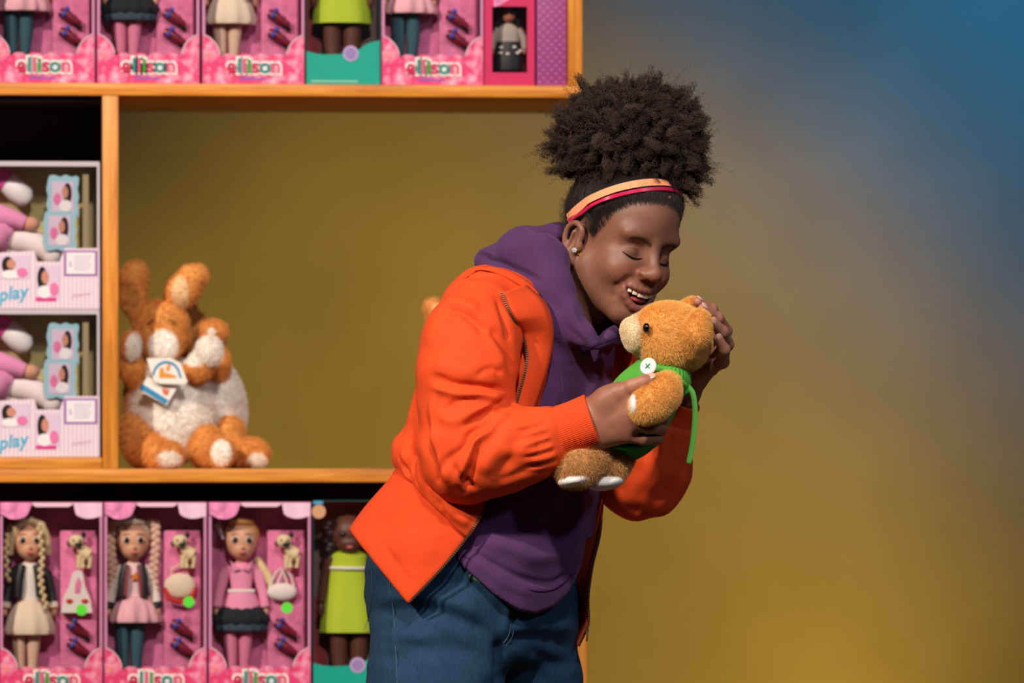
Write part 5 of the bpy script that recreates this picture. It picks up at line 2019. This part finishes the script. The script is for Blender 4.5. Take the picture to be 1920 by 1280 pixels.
pf = poly_f(opening)
JK.fn(lambda p: np.maximum(pf(p), p[..., 1] - .05), 's', .003)
Vk, Qk = JK.mesh(.0034, smooth=4)
Vk = folds(Vk, Qk, [(a_, w_, g_ * 1.4) for a_, w_, g_ in [
    ([(752, 850), (760, 875), (768, 893)], 4, -4), ([(775, 870), (783, 895), (790, 915)], 4, -4), ([(800, 905), (806, 925), (815, 940)], 4, 3), ([(822, 935), (832, 952), (842, 968)], 4, -4),
    ([(782, 735), (770, 800), (760, 860)], 7, 6), ([(795, 760), (785, 820), (778, 880)], 6, -7), ([(775, 780), (765, 830), (768, 880)], 5, -4), ([(800, 850), (790, 880), (800, 920)], 7, 5),
    ([(810, 880), (805, 915), (815, 940)], 6, -6), ([(835, 930), (860, 950), (890, 960)], 7, -6), ([(825, 950), (850, 965), (880, 985)], 7, 5),
    ([(870, 525), (900, 515), (945, 525), (1000, 560)], 4, 4), ([(880, 535), (930, 530), (990, 575)], 5, -4), ([(960, 600), (975, 650), (972, 700)], 9, -6),
    ([(1005, 580), (1012, 640), (1004, 700), (988, 770)], 7, -4), ([(1026, 590), (1030, 650), (1016, 710), (998, 780)], 6, 4),
    ([(735, 870), (775, 860), (800, 905), (850, 950), (885, 975)], 14, 6), ([(775, 720), (768, 750), (760, 800)], 10, 6),
]], ymax=.02)
Vk = crumple(Vk, Qk, .0013, .05, 1)
jacket = pobj('jacket', Vk, Qk, m_jacket)
BN = Sdf()
fb_, lo_, hi_ = loft_f(jrows, YAW, -.003)
BN.fn(fb_, 'u', .01, lo_, hi_)
fbi, _, _ = loft_f(jrows, YAW, -.010)
BN.fn(fbi, 's', .003)
BN.plane(P(712, 1068, -.1), hn, .005)
BN.plane(P(824, 940, -.1), -hs_n, .004)
BN.fn(lambda p: np.maximum(pf(p), p[..., 1] - .05), 's', .004)
Vn, Qn = BN.mesh(.0030, smooth=7)
Vn = folds(Vn, Qn, [([(780, 960), (760, 1010), (740, 1050)], 20, 3), ([(820, 1000), (830, 1040), (800, 1080)], 18, -2.5), ([(700, 960), (720, 1000), (735, 1060)], 20, -2.5), ([(690, 985), (740, 1050), (780, 1100)], 5, -1.5)])
pobj('hem_band', Vn, Qn, m_rib, jacket)

# ---- right sleeve
SLR = Sdf()
px_chain(SLR, [(900, 590, -.100), (884, 645, -.135), (873, 715, -.165), (874, 800, -.178), (880, 852, -.182)], [76, 85, 84, 78, 84], .03)
px_chain(SLR, [(880, 852, -.182), (950, 846, -.195), (1000, 830, -.200), (1032, 819, -.202)], [82, 66, 57, 51], .03)
Vs, Qs = SLR.mesh(.0030, smooth=2)
gath = []
for i in range(12):
    t = i / 11
    ax, ay = 1012 + 30 * t, 780 + 90 * t
    gath.append(([(ax - 40 - 8 * (i % 3), ay + 13), (ax - 16, ay + 5), (ax + 6, ay - 2)], 4.2, 2.0 if i % 2 else -1.6))
sleeve_folds = [
    ([(827, 580), (865, 583), (892, 602), (914, 630)], 8, -8), ([(830, 565), (868, 568), (900, 585)], 10, 5), ([(918, 612), (937, 637), (956, 670), (966, 700)], 8, -6), ([(905, 620), (925, 650), (945, 690)], 9, 4),
    ([(812, 706), (852, 718), (906, 724), (948, 730)], 6, -7), ([(808, 724), (852, 738), (906, 742), (945, 748)], 8, 7), ([(838, 768), (862, 750), (905, 748)], 6, -5), ([(818, 775), (850, 790), (900, 770), (945, 757)], 10, 5),
    ([(868, 800), (905, 776), (948, 764)], 6, -6), ([(803, 770), (801, 827), (816, 882), (828, 912)], 8, -7), ([(815, 800), (822, 850), (838, 905)], 9, 6),
    ([(915, 794), (884, 813), (870, 838), (838, 864), (824, 898)], 7, -6), ([(925, 808), (893, 826), (876, 858), (858, 900)], 8, 8), ([(900, 840), (884, 880), (872, 920)], 6, -6),
    ([(960, 800), (930, 840), (900, 890)], 14, 5), ([(990, 800), (960, 850), (930, 900)], 12, -4), ([(940, 850), (980, 838), (1010, 830)], 12, 4), ([(930, 905), (980, 885), (1020, 868)], 8, -3),
    ([(852, 540), (872, 523), (905, 516), (930, 522)], 3, -3), ([(800, 650), (815, 600), (840, 560)], 12, 4), ([(935, 560), (945, 600), (955, 640)], 6, -5), ([(945, 700), (920, 690), (890, 705)], 6, -4), ([(950, 745), (925, 760), (890, 795)], 5, -4), ([(955, 775), (935, 790), (915, 812)], 5, 4), ([(812, 740), (806, 790), (812, 840)], 6, 4), ([(850, 870), (868, 900), (895, 915)], 6, -4), ([(815, 640), (860, 660), (930, 690)], 22, -3), ([(810, 680), (850, 690), (920, 700)], 18, 3),
] + gath
Vs = folds(Vs, Qs, [(a_, w_ * 1.05, g_ * 1.35) for a_, w_, g_ in sleeve_folds])
Vs = crumple(Vs, Qs, .0015, .055, 2)
slr = pobj('sleeve', Vs, Qs, m_jacket, jacket)

# ---- left sleeve, in the shade behind the bear
SLL = Sdf()
px_chain(SLL, [(1135, 615, .13), (1168, 720, .125), (1196, 830, .09), (1203, 885, .05)], [66, 72, 78, 84], .03)
px_chain(SLL, [(1203, 885, .05), (1226, 845, .02), (1250, 806, .005)], [82, 66, 46], .03)
Vs2, Qs2 = SLL.mesh(.0036, smooth=2)
g2 = []
for i in range(8):
    ax = 1216 + 78 * i / 7
    ay = 822 - 16 * i / 7
    g2.append(([(ax, ay), (ax - 4, ay + 18), (ax - 8, ay + 40)], 3.2, 3 if i % 2 else -3))
Vs2 = folds(Vs2, Qs2, g2 + [([(1180, 930), (1210, 890), (1230, 850)], 14, 5), ([(1150, 900), (1180, 950), (1200, 965)], 12, -5), ([(1240, 930), (1262, 890), (1275, 850)], 12, -4), ([(1170, 650), (1180, 700), (1178, 740)], 8, -5)])
Vs2 = crumple(Vs2, Qs2, .0016, .05, 3)
sll = pobj('sleeve', Vs2, Qs2, m_jacket, jacket)


def cuff(a, b, ra, rb, ribs, amp, parent):
    a, b = P(*a), P(*b)
    t = b - a
    L = np.linalg.norm(t)
    t /= L
    u = np.cross(t, [0, 1, 0])
    u /= np.linalg.norm(u)
    v = np.cross(t, u)
    nr, ns = 9, ribs * 4
    V, F = [], []
    prof = [(0, -.0), (.04, .0012), (.3, .0), (.6, -.0008), (.9, .0004), (.97, .0012), (1.0, 0), (1.0, -.004), (.6, -.005)]
    for i, (tt, dr) in enumerate(prof):
        r = R_(ra + (rb - ra) * tt) + dr
        for j in range(ns):
            ph = 2 * math.pi * j / ns
            rr = r + (amp * math.cos(ribs * ph) if i < 6 else 0)
            V.append(a + t * L * tt + rr * (u * math.cos(ph) + v * math.sin(ph)))
    for i in range(nr - 1):
        for j in range(ns):
            k = (j + 1) % ns
            F.append((i * ns + j, i * ns + k, (i + 1) * ns + k, (i + 1) * ns + j))
    return pobj('cuff', V, np.array(F), m_rib, parent)


cuff((1018, 824, -.200), (1114, 790, -.207), 50, 51, 84, .00045, jacket)
cuff((1246, 812, .006), (1278, 748, -.018), 43, 37, 72, .0004, jacket)

# ---- front edge of the jacket: turned-back lapel, collar and zips
both = lambda p: np.minimum(np.minimum(jk_solid(p), HD(p)), SLR(p) + .004 + np.clip((topx(p)[..., 1] - 690) / 60, 0, 1) * .08)


def ribbon(left, right, dl, dr, name, m, parent, n=8, cols=6, bulge=.006, thick=.0022, base=None):
    l, r = spline(left, n), spline(right, n)
    k = min(len(l), len(r))
    l, r = l[:k], r[:k]
    bs = base or both
    L = hit(bs, l[:, 0], l[:, 1])[:, 1] - dl
    Rr = hit(bs, r[:, 0], r[:, 1])[:, 1] - dr
    ker = np.ones(7) / 7
    L = np.convolve(np.pad(L, 3, mode='edge'), ker, 'valid')
    Rr = np.convolve(np.pad(Rr, 3, mode='edge'), ker, 'valid')
    V, F = [], []
    for i in range(k):
        for j in range(cols + 1):
            t = j / cols
            q = l[i] * (1 - t) + r[i] * t
            V.append(P(q[0], q[1], L[i] * (1 - t) + Rr[i] * t - bulge * math.sin(math.pi * t)))
    for i in range(k - 1):
        for j in range(cols):
            a = i * (cols + 1) + j
            F.append((a, a + cols + 1, a + cols + 2, a + 1))
    o = pobj(name, V, np.array(F), m, parent)
    s_ = o.modifiers.new('thickness', 'SOLIDIFY')
    s_.thickness = thick
    return o, [P(a[0], a[1], b) for a, b in zip(l, L)], [P(a[0], a[1], b) for a, b in zip(r, Rr)]


m_brass = mat('zip_brass', (104, 78, 54), .45, .5, metal=.6)
m_tape = mat('zip_tape', (72, 26, 18), .8)


def zipper(pts, parent, step=.0036):
    p = np.array(pts)
    d = np.r_[0, np.cumsum(np.linalg.norm(np.diff(p, axis=0), axis=1))]
    s = np.arange(0, d[-1], step)
    q = np.stack([np.interp(s, d, p[:, i]) for i in range(3)], 1)
    zp = pmb(MB().tube([a for a in q[::2]], .0016, 6), 'zip_tape', m_tape, parent)
    b = MB()
    for i, c in enumerate(q):
        t = q[min(i + 1, len(q) - 1)] - q[max(i - 1, 0)]
        t /= np.linalg.norm(t)
        s_ = np.cross(t, [0, 1, 0])
        s_ /= np.linalg.norm(s_) + 1e-9
        w = np.cross(t, s_)
        bb = MB().box((-.0019, -.0010, -.0012), (.0019, .0010, .0012))
        b.add([c + s_ * v[0] + t * v[1] + np.array([0, -.0008, 0]) + w * v[2] for v in bb.V], bb.F)
    tz = pmb(b, 'zip_teeth', m_brass, parent, smooth=False)
    tz['kind'] = 'stuff'
    return zp


zl = [(940, 549), (952, 578), (968, 606), (982, 634), (988, 662), (985, 692), (975, 730), (964, 770), (955, 800)]
fl = [(986, 532), (1020, 562), (1034, 592), (1038, 625), (1036, 656), (1028, 692), (1016, 730), (1002, 770), (990, 806)]
lap, el_, er_ = ribbon(zl, fl, .016, .016, 'lapel', m_jacket, jacket)
zipper([q + np.array([0, -.003, 0]) for q in el_], jacket)
zb_ = spline([(930, 915), (918, 940), (906, 964), (880, 1006), (842, 1054), (802, 1098), (769, 1131)], 8)
zq = hit(jk_solid, zb_[:, 0] - 3, zb_[:, 1] - 3)
zipper(list(zq + np.array([.001, -.002, 0])), jacket)
# collar lying along the neckline
col_o = [(868, 527), (884, 512), (905, 506), (940, 516), (975, 536), (1005, 560)]
col_i = [(893, 505), (905, 499), (925, 499), (958, 508), (990, 527), (1012, 550)]
ribbon(col_o, col_i, .006, .010, 'collar', m_jacket, jacket, 6, 5, .004)
# far front panel hanging open on the other side
rt = spline([(1192, 620, .02), (1176, 720, .03), (1150, 820, .035), (1131, 920, .03), (1124, 1000, .025), (1110, 1060, .02), (1102, 1120, .015), (1103, 1165, .012), (1094, 1190, .012), (1084, 1210, .012)], 6)
lt = spline([(1090, 620, .15), (1085, 720, .16), (1080, 820, .16), (1070, 920, .16), (1062, 1000, .155), (1050, 1060, .15), (1044, 1120, .14), (1044, 1165, .13), (1044, 1190, .13), (1044, 1210, .13)], 6)
V, F = [], []
for i in range(len(rt)):
    for j in range(7):
        t = j / 6
        q = lt[i] * (1 - t) + rt[i] * t
        V.append(P(q[0] + 6 * math.sin(math.pi * t), q[1], q[2] + .004 * math.sin(3 * math.pi * t)))
for i in range(len(rt) - 1):
    for j in range(6):
        a = i * 7 + j
        F.append((a, a + 7, a + 8, a + 1))
o = pobj('front_panel', V, np.array(F), m_jacket, jacket)
s_ = o.modifiers.new('thickness', 'SOLIDIFY')
s_.thickness = .003
zipper([P(q[0] + 1, q[1], q[2] - .001) for q in rt[22:]], jacket)
# zip pull at the hem
b = MB().box(P(1097, 1172, .004), P(1104, 1186, -.002) + np.array([0, 0, 0]))
b.tube([P(1101, 1184, -.002), P(1101, 1192, -.004), P(1100, 1202, -.004)], .0014, 8)
pmb(b, 'zip_pull', m_brass, jacket)


# ================================================================== teddy bear
bear = empty('teddy_bear', tuple(P(1200, 860, -.15)))
tag(bear, 'golden teddy bear in green ribbed dress held up to the smiling face', 'teddy bear')
BO = np.array(bear.location)


def bobj(name, V, F, m, parent=None, col=None, smooth=True):
    return mesh_obj(name, np.asarray(V) - BO, F, m, parent or bear, smooth, col)


def bmb(b, name, m, parent=None, smooth=True):
    b.V = [tuple(np.array(v) - BO) for v in b.V]
    return b.build(name, m, parent or bear, smooth)


m_plush = mat('plush_gold', (206, 140, 66), .95, .1, .15, 120, .5, 500, sheen=.3)
m_plushv = mat('plush_gold_vcol', (206, 140, 66), .95, .1, .1, 120, .5, 500, sheen=.3, vcol=True)  # plush tinted by each part's own vertex colours
fur_m = strand_mat('bear_fur', (222, 152, 70), .22, .7, vcol=True, spec=.1)
GOLD, CREAM, BROWN, WHITE = (np.array(lin(*c)) for c in ((248, 194, 112), (244, 226, 190), (200, 150, 96), (236, 234, 228)))


def plush(name, sdf, vs, n, length, colf, comb, parent=None, wild=.35, rad=.00028):
    v, q = sdf.mesh(vs, smooth=1)
    o = bobj(name, v, q, m_plushv, parent, colf(v) * .9)
    f = strands(name + '_fur', v, q, n, length, rad, fur_m, o, comb, wild, 4, col=colf)
    f.data.attributes['position'].data.foreach_set('vector', (strand_pos(f) - BO).astype(np.float32).ravel())
    return o


def strand_pos(f):
    a = np.empty(len(f.data.attributes['position'].data) * 3, dtype=np.float32)
    f.data.attributes['position'].data.foreach_get('vector', a)
    return a.reshape(-1, 3)


# head, muzzle
BH = Sdf()
BH.ell(P(1260, 630, -.150), (R_(65), .056, R_(58)), k=.02)
BH.ell(P(1240, 622, -.152), (R_(44), .048, R_(42)), k=.02)
BH.ell(P(1262, 648, -.150), (R_(58), .052, R_(44)), k=.02)
BH.ell(P(1195, 626, -.160), (R_(24), .027, R_(30)), k=.012)
mz = lambda v: np.clip((1203 - topx(v)[:, 0] + (topx(v)[:, 1] - 626) * .12) / 5, 0, 1)[:, None]
hcol = lambda v: GOLD * (1 - mz(v)) + CREAM * mz(v)
bh = plush('head', BH, .003, 40000, .0062, hcol, lambda p: np.tile(np.array([.5, -.05, -.45]), (len(p), 1)), rad=.00016, wild=.28)
bm_ = Sdf()
bm_.ell(P(1190, 628, -.168), (R_(22), .028, R_(31)), k=.01)
bm_.ell(P(1180, 616, -.168), (R_(14), .018, R_(16)), k=.01)
bm_.chain([P(1172, 640, -.175), P(1186, 644, -.197), P(1200, 640, -.194)], [.0012] * 3, k=.004, mode='s')
plush('muzzle', bm_, .0026, 9000, .0030, lambda v: np.tile(CREAM, (len(v), 1)), (.3, 0, -.2), rad=.00017)
for (a, b_, c_), rr, nrm in (((1212, 615, -.2065), 8.6, (-.45, -.85, .05)), ((1196, 606, -.122), 7.6, (-.7, .6, .2))):
    e = MB().ell((0, 0, 0), (R_(rr * .8), R_(rr * .8), R_(rr * 1.1)), 16, 12)
    q = P(a, b_, c_)
    e.V = [tuple(q + np.array(v)) for v in e.V]
    bmb(e, 'eye', mat('bear_eye_glass', (18, 16, 16), .06, .9, coat=.6), bh)
for nm, ps, rr in (('ear', [(1296, 652, -.196), (1304, 625, -.206), (1312, 600, -.204)], [17, 24, 17]), ('ear', [(1288, 580, -.110), (1298, 574, -.108)], [14, 14])):
    E_ = Sdf()
    px_chain(E_, ps, rr, .01)
    plush(nm, E_, .003, 10000 if len(ps) == 3 else 4000, .0062, lambda v: np.tile(GOLD, (len(v), 1)), (.1, -.1, .1), rad=.00016, wild=.28)
# arms and legs
A_ = Sdf()
px_chain(A_, [(1252, 722, -.215), (1240, 738, -.236), (1220, 757, -.252), (1209, 764, -.254)], [22, 30, 29, 25], .012)
arm = plush('arm', A_, .003, 18000, .0062, lambda v: np.tile(GOLD, (len(v), 1)), (-.25, -.1, -.45), rad=.00016, wild=.28)
pd = Sdf().ell(P(1189, 760, -.256), (R_(10), .020, R_(21)), k=.01)
v, q = pd.mesh(.002, smooth=1)
bobj('paw_pad', v, q, mat('plush_white', (232, 230, 226), .95, .1, .05, 200, .4, 600, sheen=.3), arm)
A2 = Sdf()
px_chain(A2, [(1236, 716, -.105), (1215, 745, -.085), (1200, 762, -.080)], [24, 28, 24], .012)
plush('arm', A2, .004, 1500, .008, lambda v: np.tile(GOLD, (len(v), 1)), (-.25, -.1, -.45))
lcol = lambda v: np.tile(BROWN * 1.15, (len(v), 1))
for ps, rr, sole, sr in (([(1140, 832, -.165), (1108, 850, -.190), (1084, 868, -.205), (1078, 874, -.206)], [30, 36, 38, 36], (1078, 899, -.208), (33, .032, 14)),
                         ([(1162, 832, -.145), (1150, 850, -.160), (1140, 872, -.172)], [30, 34, 36], (1136, 904, -.178), (33, .032, 15))):
    L_ = Sdf()
    px_chain(L_, ps, rr, .012)
    lg = plush('leg', L_, .003, 15000, .0068, lcol, (-.2, -.1, -.5), rad=.00017, wild=.3)
    so_ = Sdf().ell(P(*sole), (R_(sr[0]), sr[1], R_(sr[2])), R=np.array([[.98, 0, -.17], [0, 1, 0], [.17, 0, .98]]), k=.01)
    v, q = so_.mesh(.0022, smooth=1)
    bobj('sole_pad', v, q, MATS['plush_white'], lg)
# green dress with corduroy ribs running along the body
DR = Sdf()
px_chain(DR, [(1236, 706, -.150), (1205, 752, -.152), (1172, 812, -.160)], [50, 58, 52], .02)
DR.ell(P(1258, 714, -.160), (R_(34), .048, R_(30)), k=.02)
DR.ell(P(1175, 822, -.160), (R_(62), .048, R_(20)), k=.02)
ax_d = P(1172, 812, -.16) - P(1236, 706, -.15)
ax_d /= np.linalg.norm(ax_d)
sd = np.cross(ax_d, [0, 1, 0])
sd /= np.linalg.norm(sd)
cen0 = P(1205, 752, -.152)
DR2 = Sdf()
def rib_f(p):
    q = p - cen0
    an = np.arctan2(q @ np.array([0, -1., 0]), q @ sd)
    return DR(p) - .0008 * np.cos(an * 46)
DR2.fn(rib_f, 'u', .001, DR.lo - .003, DR.hi + .003)
Vd_, Qd_ = DR2.mesh(.0016, smooth=0)
dress = bobj('dress', Vd_, Qd_, mat('green_corduroy', (78, 156, 54), .8, .2, .08, 60, .2, 700, sheen=.25))
hz = [(1116, 836), (1135, 842), (1158, 838), (1180, 840), (1204, 838), (1226, 830)]
pl = spline(hz, 5)
hq = hit(lambda p: np.minimum(DR(p), A_(p) + .03), pl[:, 0], pl[:, 1] - 6)
bmb(MB().tube([q + np.array([0, -.002, -.004]) for q in hq], .0042, 8), 'hem_frill', mat('green_hem', (52, 164, 92), .8), dress)
# collar strap over the shoulder, knot and ribbon tails
m_strap = mat('green_ribbon', (98, 184, 72), .6, .3)
st = spline([(1216, 692), (1240, 694), (1262, 702), (1282, 718)], 5)
sq = hit(DR, st[:, 0], st[:, 1])
bmb(MB().tube([q - np.array([0, .003, 0]) for q in sq], [.009] * len(sq), 10, .45), 'shoulder_strap', m_strap, dress)
bmb(MB().tube([P(1284, 716, -.165), P(1290, 728, -.175), P(1276, 738, -.180), P(1266, 733, -.178)], [.006, .008, .006, .003], 8, .5), 'ribbon_knot', mat('green_ribbon_dark', (34, 120, 44), .6, .3), dress)
for tail in ([(1286, 720, -.172), (1299, 738, -.182), (1303, 770, -.184), (1301, 810, -.184), (1296, 845, -.184), (1291, 868, -.184)],):
    tp = spline([P(*q) for q in tail], 6)
    bmb(MB().tube(list(tp), [.0042] * (len(tp) - 1) + [.0032], 8, .45, up=(0, 1, 0)), 'ribbon_tail', m_strap, dress)
# button with a green cross stitch
bc = P(1216, 687, -.222)
nrm = np.array([-.42, -.85, .22])
nrm /= np.linalg.norm(nrm)
e1 = np.cross([0, 0, 1.], nrm)
e1 /= np.linalg.norm(e1)
e2 = np.cross(nrm, e1)
fr = lambda v: bc + e1 * v[0] + e2 * v[1] + nrm * v[2]
b = MB().lathe([(R_(14.5), -.003), (R_(16), -.001), (R_(16), .002), (R_(14), .0035), (R_(11), .0028), (.001, .0028)], seg=32)
b.V = [tuple(fr(v)) for v in b.V]
bt = bmb(b, 'button', mat('button_white', (240, 234, 226), .3, .5))
bt['label'] = 'large white button with green cross stitch'
b = MB()
for dx, dy in ((1, 1), (1, -1)):
    b.tube([fr((-R_(4.5) * dx, -R_(4.5) * dy, .0032)), fr((0, 0, .0045)), fr((R_(4.5) * dx, R_(4.5) * dy, .0032))], .0008, 6)
bmb(b, 'cross_stitch', mat('stitch_green', (20, 140, 90), .6), bt)


# ================================================================== plush rabbits on the middle shelf
YR = 1.33


def PR(px, py, y=YR):
    return P(px, py, y)


RBROWN, RWHITE, RDARK, RCREAM = (np.array(lin(*c)) for c in ((228, 156, 84), (250, 242, 232), (96, 48, 24), (240, 200, 152)))
rab_m = mat('rabbit_plush', (206, 140, 66), .95, .1, .2, 60, .6, 300, sheen=.3, vcol=True)
rfur = strand_mat('rabbit_fur', (206, 128, 56), .2, .8, vcol=True, spec=.05)
SR = lambda px: px / (FPX / (DCAM + YR))


def rabbit(name, parts, tags, base, label, eyes=()):
    r = empty(name, tuple(PR(*base)))
    tag(r, label, 'plush rabbit', 'plush rabbits on the middle shelf')
    o0 = np.array(r.location)
    made = {}
    for nm, prims, colf, n, L, par in parts:
        S_ = Sdf()
        for pr in prims:
            if pr[0] == 'e':
                _, (x, y, d), (rx, ry, rz) = pr[:3]
                a = math.radians(pr[3]) if len(pr) > 3 else 0
                Rm = np.array([[math.cos(a), 0, -math.sin(a)], [0, 1, 0], [math.sin(a), 0, math.cos(a)]])
                S_.ell(PR(x, y, YR + d), (SR(rx), SR(ry), SR(rz)), R=Rm, k=.015)
            else:
                _, pts, rad = pr
                S_.chain([PR(x, y, YR + d) for x, y, d in pts], [SR(q) for q in rad], .015)
        v, q = S_.mesh(.0045, smooth=1)
        ob = mesh_obj(nm, v - o0, q, rab_m, made.get(par, r), True, colf(v))
        f = strands(nm + '_fur', v, q, int(n * 1.6), L * .6, .0004, rfur, ob, (0, -.1, -.5), .4, 3, col=colf)
        f.data.attributes['position'].data.foreach_set('vector', (strand_pos(f) - o0).astype(np.float32).ravel())
        made.setdefault(nm, ob)
    for nm, poly, y, th, m, lift in tags:
        b = MB().prism([tuple(PR(a, c, YR + y)[[0, 2]]) for a, c in poly], YR + y, YR + y + th)
        b.V = [tuple(np.array(v) - o0) for v in b.V]
        t_ = b.build(nm, m, r, smooth=False)
    for pth in eyes:
        q = MB().tube([PR(x, y, YR + d) - o0 for x, y, d in pth], .0014, 6)
        q.build('stitched_eye', mat('stitch_brown', (60, 34, 22), .7), r)
    return r


const = lambda c: (lambda v: np.tile(c, (len(v), 1)))


def two(c0, c1, x, y, rx, ry, ymax=0.0, rot=0):
    """second colour inside a patch on the front"""
    def f(v):
        s = topx(v)
        m = np.clip((1.0 - ((s[:, 0] - x) / rx) ** 2 - ((s[:, 1] - y) / ry) ** 2) * 4, 0, 1) * (v[:, 1] < YR + ymax)
        return c0 * (1 - m[:, None]) + c1 * m[:, None]
    return f


m_tagw = mat('tag_white', (240, 234, 226), .5)
m_tagb = mat('tag_blue', (56, 140, 190), .5)
m_tago = mat('tag_orange', (226, 150, 60), .5)
rabbit('plush_rabbit', [
    ('body', [('e', (318, 775, 0), (84, 66, 92)), ('e', (300, 730, -.0), (62, 55, 72))], two(RBROWN, RWHITE, 332, 775, 96, 118, .03), 7000, .013, None),
    ('head', [('e', (302, 622, -.01), (52, 48, 56)), ('e', (304, 600, -.01), (44, 40, 34)), ('e', (304, 648, -.038), (34, 22, 32))], two(RBROWN, RWHITE, 306, 648, 30, 33, -.02), 4000, .009, None),
    ('ear', [('c', [(262, 600, .02), (250, 560, .02), (252, 520, .015), (256, 506, .01)], [16, 23, 24, 17])], two(RBROWN, RBROWN * .75, 247, 560, 14, 36), 1800, .008, None),
    ('ear', [('c', [(322, 575, .0), (340, 548, -.01), (362, 522, -.01), (374, 514, -.01)], [18, 27, 24, 15])], two(RBROWN, RCREAM, 338, 548, 17, 34), 1800, .008, None),
    ('arm', [('c', [(268, 730, -.02), (246, 690, -.045), (244, 655, -.055)], [24, 19, 16])], const(RBROWN), 1600, .009, None),
    ('paw', [('e', (246, 648, -.065), (17, 16, 28))], two(RBROWN, RWHITE, 250, 652, 16, 30), 1000, .009, None),
    ('arm', [('c', [(352, 712, -.015), (374, 688, -.05), (388, 662, -.06)], [20, 22, 20])], two(RBROWN, RWHITE, 365, 672, 22, 16), 1600, .009, None),
    ('paw', [('e', (392, 658, -.065), (24, 20, 27))], const(RWHITE), 1200, .010, None),
    ('leg', [('e', (268, 818, -.02), (42, 44, 56), 12), ('c', [(270, 840, -.04), (300, 852, -.09)], [34, 26])], const(RBROWN), 3000, .012, None),
    ('foot', [('e', (316, 852, -.095), (30, 26, 24))], two(RBROWN, RWHITE, 316, 860, 26, 15), 1500, .009, None),
    ('leg', [('e', (385, 835, -.03), (30, 40, 40)), ('c', [(385, 842, -.04), (412, 848, -.08)], [28, 27])], const(RBROWN), 2200, .011, None),
    ('foot', [('e', (414, 848, -.095), (25, 18, 30), -10)], two(RBROWN, RWHITE, 415, 848, 21, 26), 1500, .007, None),
], [
    ('paper_tag', [(275, 672), (290, 671), (320, 671), (338, 680), (352, 716), (345, 720), (300, 719), (288, 712)], -.100, .003, m_tagw, 0),
    ('tag_arch', [(285, 702)] + [(312 + 27 * math.cos(a), 705 - 29 * math.sin(a)) for a in np.linspace(3.0, .15, 12)] + [(341, 708), (337, 708)] + [(312 + 23 * math.cos(a), 706 - 25 * math.sin(a)) for a in np.linspace(.15, 3.0, 12)] + [(289, 705)], -.1008, .0007, m_tagb, 1),
    ('tag_emblem', [(298, 705), (300, 690), (306, 688), (308, 698), (318, 700), (330, 704), (330, 708), (300, 708)], -.1008, .0007, m_tago, 1),
    ('tag_emblem', [(311, 690), (316, 680), (320, 684), (318, 694), (313, 696)], -.1008, .0007, m_tago, 1),
    ('paper_tag', [(276, 706), (332, 726), (312, 760), (262, 732)], -.088, .002, m_tagw, 0),
    ('tag_band', [(267, 719), (316, 750), (310, 758), (262, 729)], -.0888, .0007, m_tagb, 1),
    ('tag_mark', [(303, 728), (318, 730), (314, 742), (306, 738)], -.0888, .0007, mat('tag_red', (214, 110, 80), .5), 1),
], (320, 877), 'plush rabbit with raised ears and chest tags beside the upright',
    [[(278, 607, -.056), (284, 601, -.061), (292, 600, -.063)], [(314, 600, -.063), (322, 601, -.061), (330, 607, -.056)]])
rabbit('plush_rabbit', [
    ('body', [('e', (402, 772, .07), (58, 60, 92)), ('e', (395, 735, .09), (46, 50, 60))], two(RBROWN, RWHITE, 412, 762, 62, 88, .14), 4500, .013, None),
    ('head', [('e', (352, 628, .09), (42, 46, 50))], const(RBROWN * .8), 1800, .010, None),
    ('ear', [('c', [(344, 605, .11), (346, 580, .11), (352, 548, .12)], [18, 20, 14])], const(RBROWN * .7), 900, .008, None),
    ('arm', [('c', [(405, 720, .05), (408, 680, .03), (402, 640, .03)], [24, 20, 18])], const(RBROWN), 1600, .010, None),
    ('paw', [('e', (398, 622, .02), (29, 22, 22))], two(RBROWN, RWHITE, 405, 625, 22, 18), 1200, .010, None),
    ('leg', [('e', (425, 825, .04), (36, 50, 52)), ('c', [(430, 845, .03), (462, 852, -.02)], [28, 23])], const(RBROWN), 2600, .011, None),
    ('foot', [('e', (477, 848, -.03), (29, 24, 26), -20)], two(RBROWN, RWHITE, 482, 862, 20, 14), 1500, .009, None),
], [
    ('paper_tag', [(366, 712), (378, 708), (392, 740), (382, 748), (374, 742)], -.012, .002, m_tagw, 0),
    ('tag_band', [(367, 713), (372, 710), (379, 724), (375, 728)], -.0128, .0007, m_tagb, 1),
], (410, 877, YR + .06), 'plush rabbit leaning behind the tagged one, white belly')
rabbit('plush_rabbit', [
    ('body', [('e', (900, 785, .02), (80, 66, 88)), ('e', (895, 740, .02), (60, 55, 70))], two(RBROWN, RWHITE, 900, 780, 60, 84, .04), 2500, .013, None),
    ('head', [('e', (890, 640, .0), (50, 48, 54)), ('e', (890, 664, -.035), (32, 22, 28))], two(RBROWN, RWHITE, 890, 664, 30, 30), 1500, .009, None),
    ('ear', [('c', [(850, 640, .02), (828, 606, .015), (812, 576, .01)], [17, 22, 18])], two(RBROWN, RCREAM, 822, 596, 15, 30), 1500, .008, None),
    ('ear', [('c', [(915, 600, .02), (925, 560, .015), (932, 530, .01)], [17, 22, 18])], two(RBROWN, RCREAM, 925, 560, 15, 30), 800, .008, None),
    ('leg', [('e', (850, 830, -.02), (40, 44, 46)), ('c', [(850, 845, -.04), (840, 852, -.09)], [32, 24])], const(RBROWN), 1200, .012, None),
    ('leg', [('e', (950, 830, -.02), (40, 44, 46)), ('c', [(950, 845, -.04), (965, 852, -.09)], [32, 24])], const(RBROWN), 1200, .012, None),
], [], (900, 877), 'plush rabbit hidden behind the orange jacket, one ear showing')
